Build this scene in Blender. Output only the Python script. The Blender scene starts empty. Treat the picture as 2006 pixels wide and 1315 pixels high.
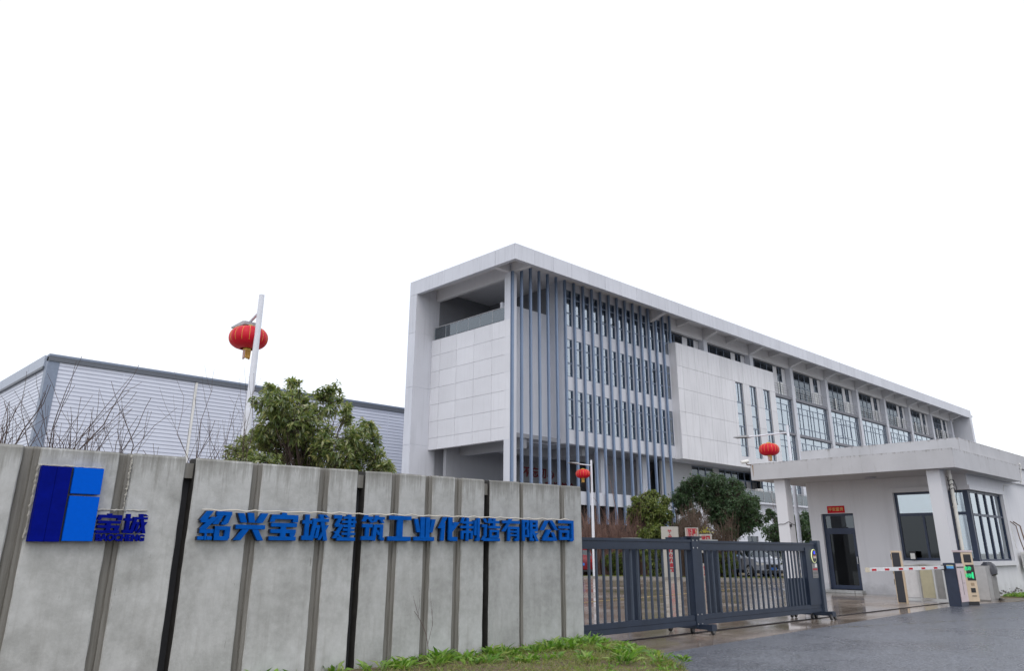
import bpy, bmesh, math, random
import numpy as np
from mathutils import Vector, Matrix

SC = bpy.context.scene
COL = SC.collection
PI = math.pi

# ------------------------------------------------------------------ camera
HEAD, PITCH, ROLL = math.radians(45.9581), math.radians(18.99585), math.radians(0.22931)
fwd = Vector((math.cos(HEAD) * math.cos(PITCH), math.sin(HEAD) * math.cos(PITCH), math.sin(PITCH)))
rgt = Vector((math.sin(HEAD), -math.cos(HEAD), 0))
upv = rgt.cross(fwd)
r2 = rgt * math.cos(ROLL) + upv * math.sin(ROLL)
u2 = -rgt * math.sin(ROLL) + upv * math.cos(ROLL)
camd = bpy.data.cameras.new('camera')
cam = bpy.data.objects.new('camera', camd)
COL.objects.link(cam)
cam.matrix_world = Matrix(((r2.x, u2.x, -fwd.x, 0), (r2.y, u2.y, -fwd.y, 0), (r2.z, u2.z, -fwd.z, 1.4), (0, 0, 0, 1)))
camd.sensor_width = 36.0
camd.lens = 1519.11 * 36.0 / 2006.0
camd.shift_y = -(657.5 - 557.42) / 2006.0
camd.clip_start, camd.clip_end = 0.05, 4000
SC.camera = cam

# ------------------------------------------------------------------ world, sun, exposure
SUN_EL, SUN_AZ = math.radians(55), math.radians(228)      # behind the cloud deck
w = bpy.data.worlds.new('World'); SC.world = w; w.use_nodes = True
nt = w.node_tree; nt.nodes.clear()
out = nt.nodes.new('ShaderNodeOutputWorld')
bg1 = nt.nodes.new('ShaderNodeBackground'); bg2 = nt.nodes.new('ShaderNodeBackground')
sky = nt.nodes.new('ShaderNodeTexSky'); sky.sky_type = 'NISHITA'; sky.sun_disc = False
sky.sun_elevation = SUN_EL; sky.sun_rotation = math.radians(90) - SUN_AZ
sky.air_density = 1.0; sky.dust_density = 4.0
nt.links.new(sky.outputs[0], bg1.inputs[0]); bg1.inputs[1].default_value = 0.05
bg2.inputs[0].default_value = (1.0, 1.012, 1.05, 1); bg2.inputs[1].default_value = 0.98   # the even white cloud deck
add = nt.nodes.new('ShaderNodeAddShader')
nt.links.new(bg1.outputs[0], add.inputs[0]); nt.links.new(bg2.outputs[0], add.inputs[1])
nt.links.new(add.outputs[0], out.inputs[0])
sd = bpy.data.lights.new('sun', 'SUN'); sd.energy = 0.5; sd.angle = math.radians(30); sd.color = (1, 0.97, 0.93)
so = bpy.data.objects.new('sun', sd); COL.objects.link(so)
sdir = Vector((math.cos(SUN_AZ) * math.cos(SUN_EL), math.sin(SUN_AZ) * math.cos(SUN_EL), math.sin(SUN_EL)))
so.rotation_euler = sdir.to_track_quat('Z', 'Y').to_euler(); so.location = (0, 0, 60)
SC.view_settings.view_transform = 'Standard'; SC.view_settings.look = 'None'
SC.view_settings.gamma = 1; SC.view_settings.exposure = 0.0
SC.cycles.use_denoising = True
SC.cycles.max_bounces = 7; SC.cycles.diffuse_bounces = 3; SC.cycles.transparent_max_bounces = 10
SC.cycles.glossy_bounces = 3; SC.cycles.caustics_reflective = False; SC.cycles.caustics_refractive = False

# ------------------------------------------------------------------ materials
MATS = {}
def newmat(name):
    m = bpy.data.materials.new(name); m.use_nodes = True
    nt = m.node_tree; b = nt.nodes['Principled BSDF']
    return m, nt, b
def N(nt, t, **k):
    n = nt.nodes.new(t)
    for a, v in k.items(): setattr(n, a, v)
    return n
def noise(nt, scale, detail=4, rough=0.55, vec=None, stretch=None):
    tc = N(nt, 'ShaderNodeTexCoord')
    src = tc.outputs['Object'] if vec is None else vec
    if stretch:
        mp = N(nt, 'ShaderNodeMapping'); mp.inputs['Scale'].default_value = stretch
        nt.links.new(src, mp.inputs[0]); src = mp.outputs[0]
    n = N(nt, 'ShaderNodeTexNoise'); n.inputs['Scale'].default_value = scale
    n.inputs['Detail'].default_value = detail; n.inputs['Roughness'].default_value = rough
    nt.links.new(src, n.inputs['Vector'])
    return n.outputs['Fac']
def ramp(nt, fac, stops):
    r = N(nt, 'ShaderNodeValToRGB')
    e = r.color_ramp.elements
    while len(e) < len(stops): e.new(0.5)
    for i, (p, c) in enumerate(stops):
        e[i].position = p; e[i].color = (*c, 1) if len(c) == 3 else c
    nt.links.new(fac, r.inputs[0]); return r.outputs[0]
def mixc(nt, fac, a, b, mode='MIX'):
    m = N(nt, 'ShaderNodeMix', data_type='RGBA', blend_type=mode)
    for s, v in ((m.inputs[0], fac), (m.inputs[6], a), (m.inputs[7], b)):
        if hasattr(v, 'node'): nt.links.new(v, s)
        elif isinstance(v, (int, float)): s.default_value = v
        else: s.default_value = (*v, 1)
    return m.outputs[2]
def bump(nt, b, h, strength=0.3, dist=0.01):
    bp = N(nt, 'ShaderNodeBump'); bp.inputs['Strength'].default_value = strength; bp.inputs['Distance'].default_value = dist
    nt.links.new(h, bp.inputs['Height']); nt.links.new(bp.outputs[0], b.inputs['Normal'])
def simple(name, c, rough=0.5, metal=0.0, var=0.08, scale=6.0, spec=0.5, bmp=0.0):
    if name in MATS: return MATS[name]
    m, nt, b = newmat(name)
    f = noise(nt, scale)
    lo = tuple(max(0, x * (1 - var)) for x in c); hi = tuple(min(1, x * (1 + var)) for x in c)
    nt.links.new(ramp(nt, f, [(0.3, lo), (0.7, hi)]), b.inputs['Base Color'])
    b.inputs['Roughness'].default_value = rough; b.inputs['Metallic'].default_value = metal
    b.inputs['Specular IOR Level'].default_value = spec
    if bmp: bump(nt, b, noise(nt, scale * 12, 3), bmp, 0.004)
    MATS[name] = m; return m
def painted(name, c, stain=0.25, rough=0.75, fine=90.0, grime=0):
    """rendered and painted outside wall: patchy tone and weak run-off streaks"""
    m, nt, b = newmat(name)
    f1 = noise(nt, 0.35, 5); f2 = noise(nt, 1.2, 6, 0.65, stretch=(3.5, 3.5, 0.22))
    base = ramp(nt, f1, [(0.3, tuple(x * 0.94 for x in c)), (0.7, tuple(min(1, x * 1.03) for x in c))])
    st = ramp(nt, f2, [(0.5, (0, 0, 0)), (0.72, (1, 1, 1))])
    col = mixc(nt, st, base, tuple(x * y for x, y in zip(c, (1 - stain, 1 - stain * 1.02, 1 - stain * 1.08))))
    fm = N(nt, 'ShaderNodeMath', operation='MULTIPLY'); nt.links.new(st, fm.inputs[0]); fm.inputs[1].default_value = 0.6
    col = mixc(nt, fm.outputs[0], base, tuple(x * (1 - stain) for x in c))
    if grime:      # rain splash along the foot of the wall
        tc = N(nt, 'ShaderNodeTexCoord'); sx = N(nt, 'ShaderNodeSeparateXYZ'); nt.links.new(tc.outputs['Object'], sx.inputs[0])
        q = N(nt, 'ShaderNodeMath', operation='MULTIPLY_ADD'); nt.links.new(noise(nt, 3.0, 6, .7), q.inputs[0]); q.inputs[1].default_value = 1.3; q.inputs[2].default_value = -.25
        q2 = N(nt, 'ShaderNodeMath', operation='SUBTRACT'); nt.links.new(q.outputs[0], q2.inputs[0]); nt.links.new(sx.outputs[2], q2.inputs[1])
        g = ramp(nt, q2.outputs[0], [(0, (0, 0, 0)), (.4, (.55, .55, .55))]); col = mixc(nt, g, col, tuple(x * (1 - grime) for x in c))
    gi = N(nt, 'ShaderNodeNewGeometry'); col = mixc(nt, 1.0, col, ramp(nt, gi.outputs['Random Per Island'], [(0, (.945, .945, .945)), (1, (1.02, 1.02, 1.02))]), 'MULTIPLY')
    nt.links.new(col, b.inputs['Base Color']); b.inputs['Roughness'].default_value = rough
    b.inputs['Specular IOR Level'].default_value = 0.3
    bump(nt, b, noise(nt, fine, 3), 0.25, 0.004)
    MATS[name] = m; return m

WHITE = painted('white wall paint', (0.64, 0.665, 0.73), 0.20)
PANEL = painted('white panel paint', (0.71, 0.725, 0.775), 0.13)
BLOCKP = painted('stained white panel paint', (0.71, 0.72, 0.76), 0.30)
SOFFIT = painted('soffit plaster', (0.74, 0.75, 0.79), 0.08)
GUARD = painted('guardhouse plaster', (0.66, 0.66, 0.675), 0.08)
DARKWALL = painted('grey undercroft plaster', (0.33, 0.34, 0.37), 0.12)  # part of the undercroft's shade is put into this grey
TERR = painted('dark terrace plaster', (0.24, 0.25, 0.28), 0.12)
JOINT = simple('joint sealant', (0.22, 0.22, 0.25), 0.8)
FIN = simple('blue grey aluminium', (0.185, 0.255, 0.385), 0.45, 0.0, 0.07, 0.6)
FRAME = simple('dark blue window frame', (0.022, 0.036, 0.075), 0.4, 0, 0.1)
STEEL = simple('stainless steel', (0.55, 0.56, 0.57), 0.28, 0.9, 0.05)
RAIL = simple('grey painted rail', (0.42, 0.43, 0.45), 0.4, 0.3)
SLAB = simple('grey band paint', (0.19, 0.195, 0.225), 0.6)
FRAMEB = simple('slate blue window frame', (0.145, 0.185, 0.26), 0.4, 0, 0.1)
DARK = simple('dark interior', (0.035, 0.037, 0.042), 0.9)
ROOM = simple('room interior', (0.26, 0.27, 0.28), 0.9)
BLACK = simple('black plastic', (0.015, 0.015, 0.018), 0.4)
RUBBER = simple('tyre rubber', (0.02, 0.02, 0.022), 0.75)
WPLAST = simple('white plastic', (0.72, 0.72, 0.70), 0.4)
GATE = simple('slate blue gate aluminium', (0.020, 0.031, 0.055), 0.42, 0.0, 0.15, 3.0, 0.3)
GATEL = simple('lighter slate gate slats', (0.045, 0.060, 0.088), 0.42, 0.0, 0.12, 3.0, 0.3)
LPOLE = simple('pale grey pole paint', (0.70, 0.73, 0.80), 0.4, 0, 0.05)
NAVY = simple('navy sign acrylic', (0.001, 0.006, 0.20), 0.5, 0, 0.15, 14, 0.04)
SKYB = simple('bright blue sign acrylic', (0.0, 0.105, 0.66), 0.5, 0, 0.04, 30, 0.04)
LETTER = simple('blue letter face', (0.001, 0.085, 0.40), 0.5, 0, 0.14, 12, 0.05)
CABLE = simple('pale cable', (0.62, 0.58, 0.50), 0.6)
BCABLE = simple('black cable', (0.02, 0.02, 0.025), 0.5)
RED = simple('red lettering', (0.36, 0.008, 0.025), 0.5)
GOLD = simple('gold paint', (0.72, 0.48, 0.08), 0.35, 0.2)
REDPAPER = simple('red paper', (0.50, 0.004, 0.018), 0.7, 0, .08, 6, .2)
TAN = simple('tan enamel', (0.62, 0.50, 0.36), 0.4)
PINK = simple('pale pink enamel', (0.60, 0.50, 0.52), 0.4)
NAVYB = simple('navy enamel', (0.018, 0.028, 0.058), 0.35, 0, 0.15)
PUTTY = painted('stone sign block', (0.42, 0.41, 0.38), 0.2)
BARK = simple('dark bark', (0.07, 0.048, 0.042), 0.85, 0, 0.3, 20)
TWIG = simple('reddish twig bark', (0.19, 0.115, 0.095), 0.8, 0, 0.3, 20)
PIPE = simple('cream drain pipe', (0.66, 0.65, 0.60), 0.4)

def concrete():
    m, nt, b = newmat('cast concrete')
    oi = N(nt, 'ShaderNodeObjectInfo')
    tc = N(nt, 'ShaderNodeTexCoord'); sx = N(nt, 'ShaderNodeSeparateXYZ'); nt.links.new(tc.outputs['Object'], sx.inputs[0])
    f1 = noise(nt, 1.7, 6, 0.6); f2 = noise(nt, 5.5, 8, 0.7)
    f3 = noise(nt, 2.2, 7, 0.7, stretch=(6, 6, 0.5))
    f4 = noise(nt, 45, 5, 0.7)
    base = ramp(nt, f1, [(0.28, (0.35, 0.36, 0.362)), (0.5, (0.475, 0.49, 0.50)), (0.75, (0.57, 0.59, 0.61))])
    base = mixc(nt, 0.5, base, ramp(nt, f2, [(0.3, (0.33, 0.335, 0.325)), (0.55, (0.50, 0.51, 0.51)), (0.75, (0.64, 0.655, 0.66))]))
    # vertical wash marks
    s = ramp(nt, f3, [(0.52, (0, 0, 0)), (0.68, (1, 1, 1))])
    sm = N(nt, 'ShaderNodeMath', operation='MULTIPLY'); nt.links.new(s, sm.inputs[0]); sm.inputs[1].default_value = 0.32
    base = mixc(nt, sm.outputs[0], base, (0.31, 0.31, 0.30))
    # algae / dirt under the coping, ragged
    d = N(nt, 'ShaderNodeMath', operation='SUBTRACT'); d.inputs[0].default_value = 2.375; nt.links.new(sx.outputs[2], d.inputs[1])
    dd = N(nt, 'ShaderNodeMath', operation='DIVIDE'); nt.links.new(d.outputs[0], dd.inputs[0])
    w = N(nt, 'ShaderNodeMath', operation='MULTIPLY_ADD'); nt.links.new(f3, w.inputs[0]); w.inputs[1].default_value = 1.6; w.inputs[2].default_value = -0.55
    nt.links.new(w.outputs[0], dd.inputs[1]); 
    t = ramp(nt, dd.outputs[0], [(0.0, (1, 1, 1)), (0.35, (0.55, 0.55, 0.55)), (1.0, (0, 0, 0))])
    tm = N(nt, 'ShaderNodeMath', operation='MULTIPLY'); nt.links.new(t, tm.inputs[0]); tm.inputs[1].default_value = 0.85
    base = mixc(nt, tm.outputs[0], base, (0.15, 0.145, 0.125))
    pits = ramp(nt, f4, [(0.30, (1, 1, 1)), (0.36, (0, 0, 0))])
    pm = N(nt, 'ShaderNodeMath', operation='MULTIPLY'); nt.links.new(pits, pm.inputs[0]); pm.inputs[1].default_value = 0.35
    base = mixc(nt, pm.outputs[0], base, (0.12, 0.115, 0.10))
    f6 = noise(nt, 1.1, 8, .72); base = mixc(nt, 1.0, base, ramp(nt, f6, [(.34, (.70, .70, .69)), (.52, (1, 1, 1)), (.68, (1.12, 1.12, 1.13))]), 'MULTIPLY')
    base = mixc(nt, 1.0, base, oi.outputs['Color'], 'MULTIPLY')
    nt.links.new(base, b.inputs['Base Color']); b.inputs['Roughness'].default_value = 0.72
    bump(nt, b, f4, 0.35, 0.006)
    MATS['concrete'] = m; return m
CONC = concrete()
def groove_conc():
    m, nt, b = newmat('dark groove concrete')  # recessed faces get a darker, streaked concrete tone
    f3 = noise(nt, 2.0, 7, 0.7, stretch=(14, 14, 0.6)); f4 = noise(nt, 40, 4)
    nt.links.new(ramp(nt, f3, [(0.3, (0.12, 0.115, 0.10)), (0.55, (0.20, 0.195, 0.18)), (0.75, (0.26, 0.255, 0.24))]), b.inputs['Base Color'])
    b.inputs['Roughness'].default_value = 0.8; bump(nt, b, f4, 0.4, 0.006)
    return m
GROOVE = groove_conc()
JOINTC = simple('painted joint shade', (.035, .034, .032), .8, 0, .3, 8)  # panel ends painted near black so the joints read as deep shade

def wetslab():
    m, nt, b = newmat('wet concrete paving')
    f1 = noise(nt, 0.35, 5, 0.6); f2 = noise(nt, 4.0, 6, 0.65); f3 = noise(nt, 1.4, 5, 0.6, stretch=(0.35, 2.2, 1))
    base = ramp(nt, f2, [(0.3, (0.19, 0.148, 0.115)), (0.55, (0.33, 0.275, 0.23)), (0.8, (0.47, 0.42, 0.375))])
    base = mixc(nt, 0.5, base, ramp(nt, f3, [(0.35, (0.14, 0.11, 0.086)), (0.65, (0.36, 0.315, 0.275))]))
    br = N(nt, 'ShaderNodeTexBrick'); br.offset = 0.5
    tc = N(nt, 'ShaderNodeTexCoord'); nt.links.new(tc.outputs['Object'], br.inputs['Vector'])
    br.inputs['Scale'].default_value = 1.0; br.inputs['Brick Width'].default_value = 0.6; br.inputs['Row Height'].default_value = 0.3
    br.inputs['Mortar Size'].default_value = 0.008; br.inputs['Color1'].default_value = (1, 1, 1, 1); br.inputs['Color2'].default_value = (0.9, 0.88, 0.88, 1)
    br.inputs['Mortar'].default_value = (0.5, 0.5, 0.5, 1)
    base = mixc(nt, 0.7, base, br.outputs[0], 'MULTIPLY')
    nt.links.new(base, b.inputs['Base Color'])
    r = ramp(nt, f1, [(0.36, (0.05,) * 3), (0.52, (0.14,) * 3), (0.68, (0.30,) * 3)])
    nt.links.new(r, b.inputs['Roughness'])
    b.inputs['Specular IOR Level'].default_value = 0.65
    h = N(nt, 'ShaderNodeMath', operation='MULTIPLY_ADD'); nt.links.new(f2, h.inputs[0]); h.inputs[1].default_value = 0.4; nt.links.new(f3, h.inputs[2])
    bump(nt, b, h.outputs[0], 0.05, 0.02)
    return m
WETSLAB = wetslab()
def asphalt():
    m, nt, b = newmat('wet asphalt')
    f1 = noise(nt, 17, 6, 0.85); f2 = noise(nt, 0.55, 6, .65); f3 = noise(nt, 3.2, 6, .7); vo = N(nt, 'ShaderNodeTexVoronoi'); vo.inputs['Scale'].default_value = 26
    tc = N(nt, 'ShaderNodeTexCoord'); nt.links.new(tc.outputs['Object'], vo.inputs['Vector'])
    c = ramp(nt, f1, [(0.38, (0.022, 0.024, 0.032)), (0.50, (0.078, 0.085, 0.107)), (0.58, (0.155, 0.168, 0.205)), (0.69, (0.36, 0.38, 0.44))])
    c = mixc(nt, 0.28, c, ramp(nt, f2, [(0.32, (0.03, 0.033, 0.043)), (0.66, (0.16, 0.172, 0.205))]))
    c = mixc(nt, 1.0, c, ramp(nt, f3, [(0.3, (.78, .78, .78)), (.7, (1.1, 1.1, 1.1))]), 'MULTIPLY')
    # fine meandering cracks
    wv = N(nt, 'ShaderNodeTexVoronoi', feature='DISTANCE_TO_EDGE'); wv.inputs['Scale'].default_value = .33; wv.inputs['Randomness'].default_value = 1
    ds = N(nt, 'ShaderNodeVectorMath', operation='ADD'); nf = N(nt, 'ShaderNodeTexNoise'); nf.inputs['Scale'].default_value = 1.6; nf.inputs['Detail'].default_value = 6
    nt.links.new(tc.outputs['Object'], nf.inputs['Vector']); nt.links.new(tc.outputs['Object'], ds.inputs[0]); nt.links.new(nf.outputs['Color'], ds.inputs[1]); nt.links.new(ds.outputs[0], wv.inputs['Vector'])
    cr = ramp(nt, wv.outputs['Distance'], [(0.0, (.75, .75, .75)), (0.006, (0, 0, 0))])
    c = mixc(nt, cr, c, (.022, .024, .03))
    nt.links.new(c, b.inputs['Base Color'])
    nt.links.new(ramp(nt, f2, [(0.3, (0.20,) * 3), (0.7, (0.42,) * 3)]), b.inputs['Roughness'])
    b.inputs['Specular IOR Level'].default_value = 0.6
    bump(nt, b, vo.outputs['Distance'], 0.8, 0.02)
    return m
ASPH = asphalt()
def soil():
    m, nt, b = newmat('soil with dead grass')
    f = noise(nt, 9, 8, 0.7)
    nt.links.new(ramp(nt, f, [(0.3, (0.07, 0.052, 0.032)), (0.5, (0.16, 0.125, 0.075)), (0.7, (0.13, 0.15, 0.045))]), b.inputs['Base Color'])
    b.inputs['Roughness'].default_value = 0.9; bump(nt, b, f, 0.8, 0.05)
    return m
SOIL = soil()
GRND = simple('far ground', (0.24, 0.235, 0.22), 0.8, 0, 0.2, 0.3)

def glassmat(name, tint=(0.80, 0.87, 0.90), ior=1.6, boost=0.05):
    m = bpy.data.materials.new(name); m.use_nodes = True; nt = m.node_tree; nt.nodes.clear()
    o = N(nt, 'ShaderNodeOutputMaterial'); mx = N(nt, 'ShaderNodeMixShader')
    tr = N(nt, 'ShaderNodeBsdfTransparent'); tr.inputs[0].default_value = (*tint, 1)
    gl = N(nt, 'ShaderNodeBsdfGlossy'); gl.inputs['Roughness'].default_value = 0.03; gl.inputs[0].default_value = (0.84, 0.93, 1, 1)
    fr = N(nt, 'ShaderNodeFresnel'); fr.inputs[0].default_value = ior
    ad = N(nt, 'ShaderNodeMath', operation='ADD'); ad.use_clamp = True; nt.links.new(fr.outputs[0], ad.inputs[0]); ad.inputs[1].default_value = boost
    nt.links.new(ad.outputs[0], mx.inputs[0]); nt.links.new(tr.outputs[0], mx.inputs[1]); nt.links.new(gl.outputs[0], mx.inputs[2])
    nt.links.new(mx.outputs[0], o.inputs[0]); MATS[name] = m; return m
GLASS = glassmat('window glass', (0.76, 0.82, 0.84), 1.5, 0.38)
BAYGL = glassmat('coated bay glass', (0.68, 0.77, 0.80), 1.5, 0.42)
DGLASS = glassmat('tinted window glass', (0.36, 0.40, 0.43), 1.5, 0.07)
RGLASS = glassmat('railing glass', (0.68, 0.76, 0.76), 1.45, 0.14)
CARGL = glassmat('car glass', (0.10, 0.12, 0.12), 1.5, 0.06)
CURT = simple('white curtain', (0.82, 0.84, 0.84), 0.8, 0, 0.12, 3.0)
GCURT = simple('grey curtain', (0.34, 0.335, 0.35), 0.85, 0, 0.15, 3.0)
BLIND = simple('pale blind', (0.84, 0.90, 0.90), 0.8, 0, 0.10, 0.8)
GREENB = simple('pale green blind', (0.42, 0.46, 0.42), 0.7, 0, 0.06, 2.0)

def leafmat(name, cols, rough=0.4, spec=0.5, thru=.35):
    m, nt, b = newmat(name)
    g = N(nt, 'ShaderNodeNewGeometry')
    c = ramp(nt, g.outputs['Random Per Island'], [(i / max(1, len(cols) - 1), cc) for i, cc in enumerate(cols)])
    nt.links.new(c, b.inputs['Base Color']); b.inputs['Roughness'].default_value = rough
    b.inputs['Specular IOR Level'].default_value = spec
    t = N(nt, 'ShaderNodeBsdfTranslucent'); nt.links.new(mixc(nt, 1.0, c, (1.5, 1.6, .9), 'MULTIPLY'), t.inputs[0])
    mx = N(nt, 'ShaderNodeMixShader'); mx.inputs[0].default_value = thru
    nt.links.new(b.outputs[0], mx.inputs[1]); nt.links.new(t.outputs[0], mx.inputs[2]); nt.links.new(mx.outputs[0], nt.nodes['Material Output'].inputs[0])
    return m
LEAF_F = leafmat('broad evergreen leaf', [(0.085, 0.135, 0.055), (0.14, 0.195, 0.075), (0.20, 0.255, 0.10), (0.28, 0.31, 0.13), (0.38, 0.36, 0.17)], 0.28, 0.9)
LEAF_Y = leafmat('yellow green leaf', [(0.07, 0.115, 0.03), (0.13, 0.18, 0.045), (0.25, 0.28, 0.09), (0.16, 0.20, 0.055)], 0.5)
LEAF_D = leafmat('dark evergreen leaf', [(0.040, 0.080, 0.042), (0.058, 0.108, 0.054), (0.09, 0.145, 0.07), (0.065, 0.115, 0.062)], 0.5)
LEAF_B = leafmat('clipped bush leaf', [(0.05, 0.10, 0.012), (0.09, 0.14, 0.018), (0.16, 0.19, 0.03)], 0.5)
LEAF_W = leafmat('weed leaf', [(0.08, 0.19, 0.025), (0.15, 0.31, 0.04), (0.26, 0.42, 0.08), (0.12, 0.22, 0.06), (.34, .42, .12)], 0.45)
GRASSM = leafmat('short grass blade', [(0.11, 0.18, 0.03), (0.20, 0.26, 0.06), (0.28, 0.24, 0.11), (0.15, 0.22, 0.04), (0.34, 0.28, 0.16)], 0.6)
FLOWER = leafmat('yellow flower', [(0.42, 0.36, 0.04), (0.55, 0.48, 0.09), (.12, .16, .04)], 0.5)

def emis(name, c, s):
    m, nt, b = newmat(name)
    b.inputs['Base Color'].default_value = (*c, 1); b.inputs['Emission Color'].default_value = (*c, 1); b.inputs['Emission Strength'].default_value = s
    return m
LEDG = emis('green led', (0.02, 0.62, 0.22), .55)
LEDB = emis('blue led', (0.03, 0.05, 0.9), 1.0)
LEDR = emis('ring led', (0.75, 0.8, 0.45), 0.8)

# ------------------------------------------------------------------ mesh helpers
class MB:
    def __init__(s): s.v = []; s.f = []; s.mi = []; s.m = 0
    def add(s, vs, fs):
        o = len(s.v); s.v.extend([tuple(p) for p in vs])
        for f in fs: s.f.append(tuple(i + o for i in f)); s.mi.append(s.m)
        return s
    def box(s, x0, x1, y0, y1, z0, z1):
        x0, x1 = min(x0, x1), max(x0, x1); y0, y1 = min(y0, y1), max(y0, y1); z0, z1 = min(z0, z1), max(z0, z1)
        return s.add([(x0, y0, z0), (x1, y0, z0), (x1, y1, z0), (x0, y1, z0), (x0, y0, z1), (x1, y0, z1), (x1, y1, z1), (x0, y1, z1)],
                     [(0, 3, 2, 1), (4, 5, 6, 7), (0, 1, 5, 4), (1, 2, 6, 5), (2, 3, 7, 6), (3, 0, 4, 7)])
    def prism(s, poly, axis, a, b):
        """poly in the two other axes (x,y,z order), extruded along axis a..b"""
        n = len(poly)
        def P(p, t):
            return {'x': (t, p[0], p[1]), 'y': (p[0], t, p[1]), 'z': (p[0], p[1], t)}[axis]
        vs = [P(p, a) for p in poly] + [P(p, b) for p in poly]
        fs = [tuple(range(n)), tuple(range(2 * n - 1, n - 1, -1))] + [(i, i + n, (i + 1) % n + n, (i + 1) % n) for i in range(n)]
        return s.add(vs, fs)
    def tube(s, pts, rs, n=8, cap=True):
        pts = [Vector(p) for p in pts]
        if not hasattr(rs, '__len__'): rs = [rs] * len(pts)
        vs = []; fs = []
        pu = None
        for i, p in enumerate(pts):
            d = (pts[min(i + 1, len(pts) - 1)] - pts[max(i - 1, 0)]).normalized()
            u = (pu - d * pu.dot(d)) if pu is not None else d.cross(Vector((0.123, 0.91, 0.37)))
            if u.length < 1e-6: u = d.orthogonal()
            u.normalize(); pu = u; v = d.cross(u)
            for k in range(n):
                a = 2 * PI * k / n
                vs.append(p + (u * math.cos(a) + v * math.sin(a)) * rs[i])
        for i in range(len(pts) - 1):
            for k in range(n):
                a = i * n + k; b2 = i * n + (k + 1) % n
                fs.append((a, b2, b2 + n, a + n))
        if cap: fs.append(tuple(range(n - 1, -1, -1))); fs.append(tuple(range((len(pts) - 1) * n, len(pts) * n)))
        return s.add(vs, fs)
    def lathe(s, prof, n=24, c=(0, 0, 0)):
        vs = []; fs = []
        for r, z in prof:
            for k in range(n):
                a = 2 * PI * k / n; vs.append((c[0] + r * math.cos(a), c[1] + r * math.sin(a), c[2] + z))
        for i in range(len(prof) - 1):
            for k in range(n):
                a = i * n + k; b2 = i * n + (k + 1) % n; fs.append((a, b2, b2 + n, a + n))
        return s.add(vs, fs)
    def build(s, name, mats, parent=None, local=False, bevel=0.0, smooth=False):
        me = bpy.data.meshes.new(name)
        off = Vector((0, 0, 0))
        if parent is not None and not local:
            q = parent
            while q is not None: off += q.location; q = q.parent
        me.from_pydata([(p[0] - off.x, p[1] - off.y, p[2] - off.z) for p in s.v], [], s.f)
        if not isinstance(mats, (list, tuple)): mats = [mats]
        for m in mats: me.materials.append(m)
        me.polygons.foreach_set('material_index', s.mi)
        bm = bmesh.new(); bm.from_mesh(me); bmesh.ops.recalc_face_normals(bm, faces=bm.faces)
        if bevel: bmesh.ops.bevel(bm, geom=bm.edges[:], offset=bevel, segments=2, affect='EDGES', clamp_overlap=True)
        bm.to_mesh(me); bm.free()
        if smooth:
            me.polygons.foreach_set('use_smooth', [True] * len(me.polygons))
            try: me.set_sharp_from_angle(angle=math.radians(38))
            except Exception: pass
        ob = bpy.data.objects.new(name, me); COL.objects.link(ob)
        if parent is not None: ob.parent = parent
        return ob
def tag(o, label=None, cat=None, group=None, kind=None):
    for k, v in (('label', label), ('category', cat), ('group', group), ('kind', kind)):
        if v: o[k] = v
    return o
def thing(name, label, cat, loc, rz=0.0, group=None):
    o = bpy.data.objects.new(name, None); COL.objects.link(o); o.location = loc; o.rotation_euler = (0, 0, rz)
    o.empty_display_size = 0.2
    return tag(o, label, cat, group)
def copy_tree(o, parent=None):
    c = o.copy(); COL.objects.link(c)
    if parent is not None: c.parent = parent
    for ch in list(o.children): copy_tree(ch, c)
    return c
def bx(name, mat, parent, *b, bevel=0.0): return MB().box(*b).build(name, mat, parent, bevel=bevel)
def subrects(r, holes):
    """rectangle (a0,a1,b0,b1) minus holes -> list of rectangles"""
    rs = [r]
    for h in holes:
        nr = []
        for (a0, a1, b0, b1) in rs:
            c0, c1, d0, d1 = max(a0, h[0]), min(a1, h[1]), max(b0, h[2]), min(b1, h[3])
            if c0 >= c1 or d0 >= d1: nr.append((a0, a1, b0, b1)); continue
            if a0 < c0: nr.append((a0, c0, b0, b1))
            if c1 < a1: nr.append((c1, a1, b0, b1))
            if b0 < d0: nr.append((c0, c1, b0, d0))
            if d1 < b1: nr.append((c0, c1, d1, b1))
        rs = nr
    return rs
def text_mesh(body, name, mat, parent, size, M, extrude=0.004, offset=0.0, spacing=1.0):
    """lettering as a mesh: M maps text space (x right, y up, z out) to the parent's space"""
    cu = bpy.data.curves.new('lettering', 'FONT'); cu.body = body; cu.size = size; cu.extrude = extrude; cu.offset = offset
    cu.align_x = 'CENTER'; cu.align_y = 'CENTER'; cu.resolution_u = 2; cu.space_character = spacing
    t = bpy.data.objects.new('lettering', cu); COL.objects.link(t)
    dg = bpy.context.evaluated_depsgraph_get(); dg.update()
    me = bpy.data.meshes.new_from_object(t.evaluated_get(dg)); bpy.data.objects.remove(t); bpy.data.curves.remove(cu)
    me.transform(M); me.materials.clear(); me.materials.append(mat); me.name = name
    ob = bpy.data.objects.new(name, me); COL.objects.link(ob)
    if parent is not None: ob.parent = parent
    return ob
def frame_M(o, xd, yd):
    x = Vector(xd).normalized(); y = Vector(yd).normalized(); z = x.cross(y)
    return Matrix(((x.x, y.x, z.x, o[0]), (x.y, y.y, z.y, o[1]), (x.z, y.z, z.z, o[2]), (0, 0, 0, 1)))

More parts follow.
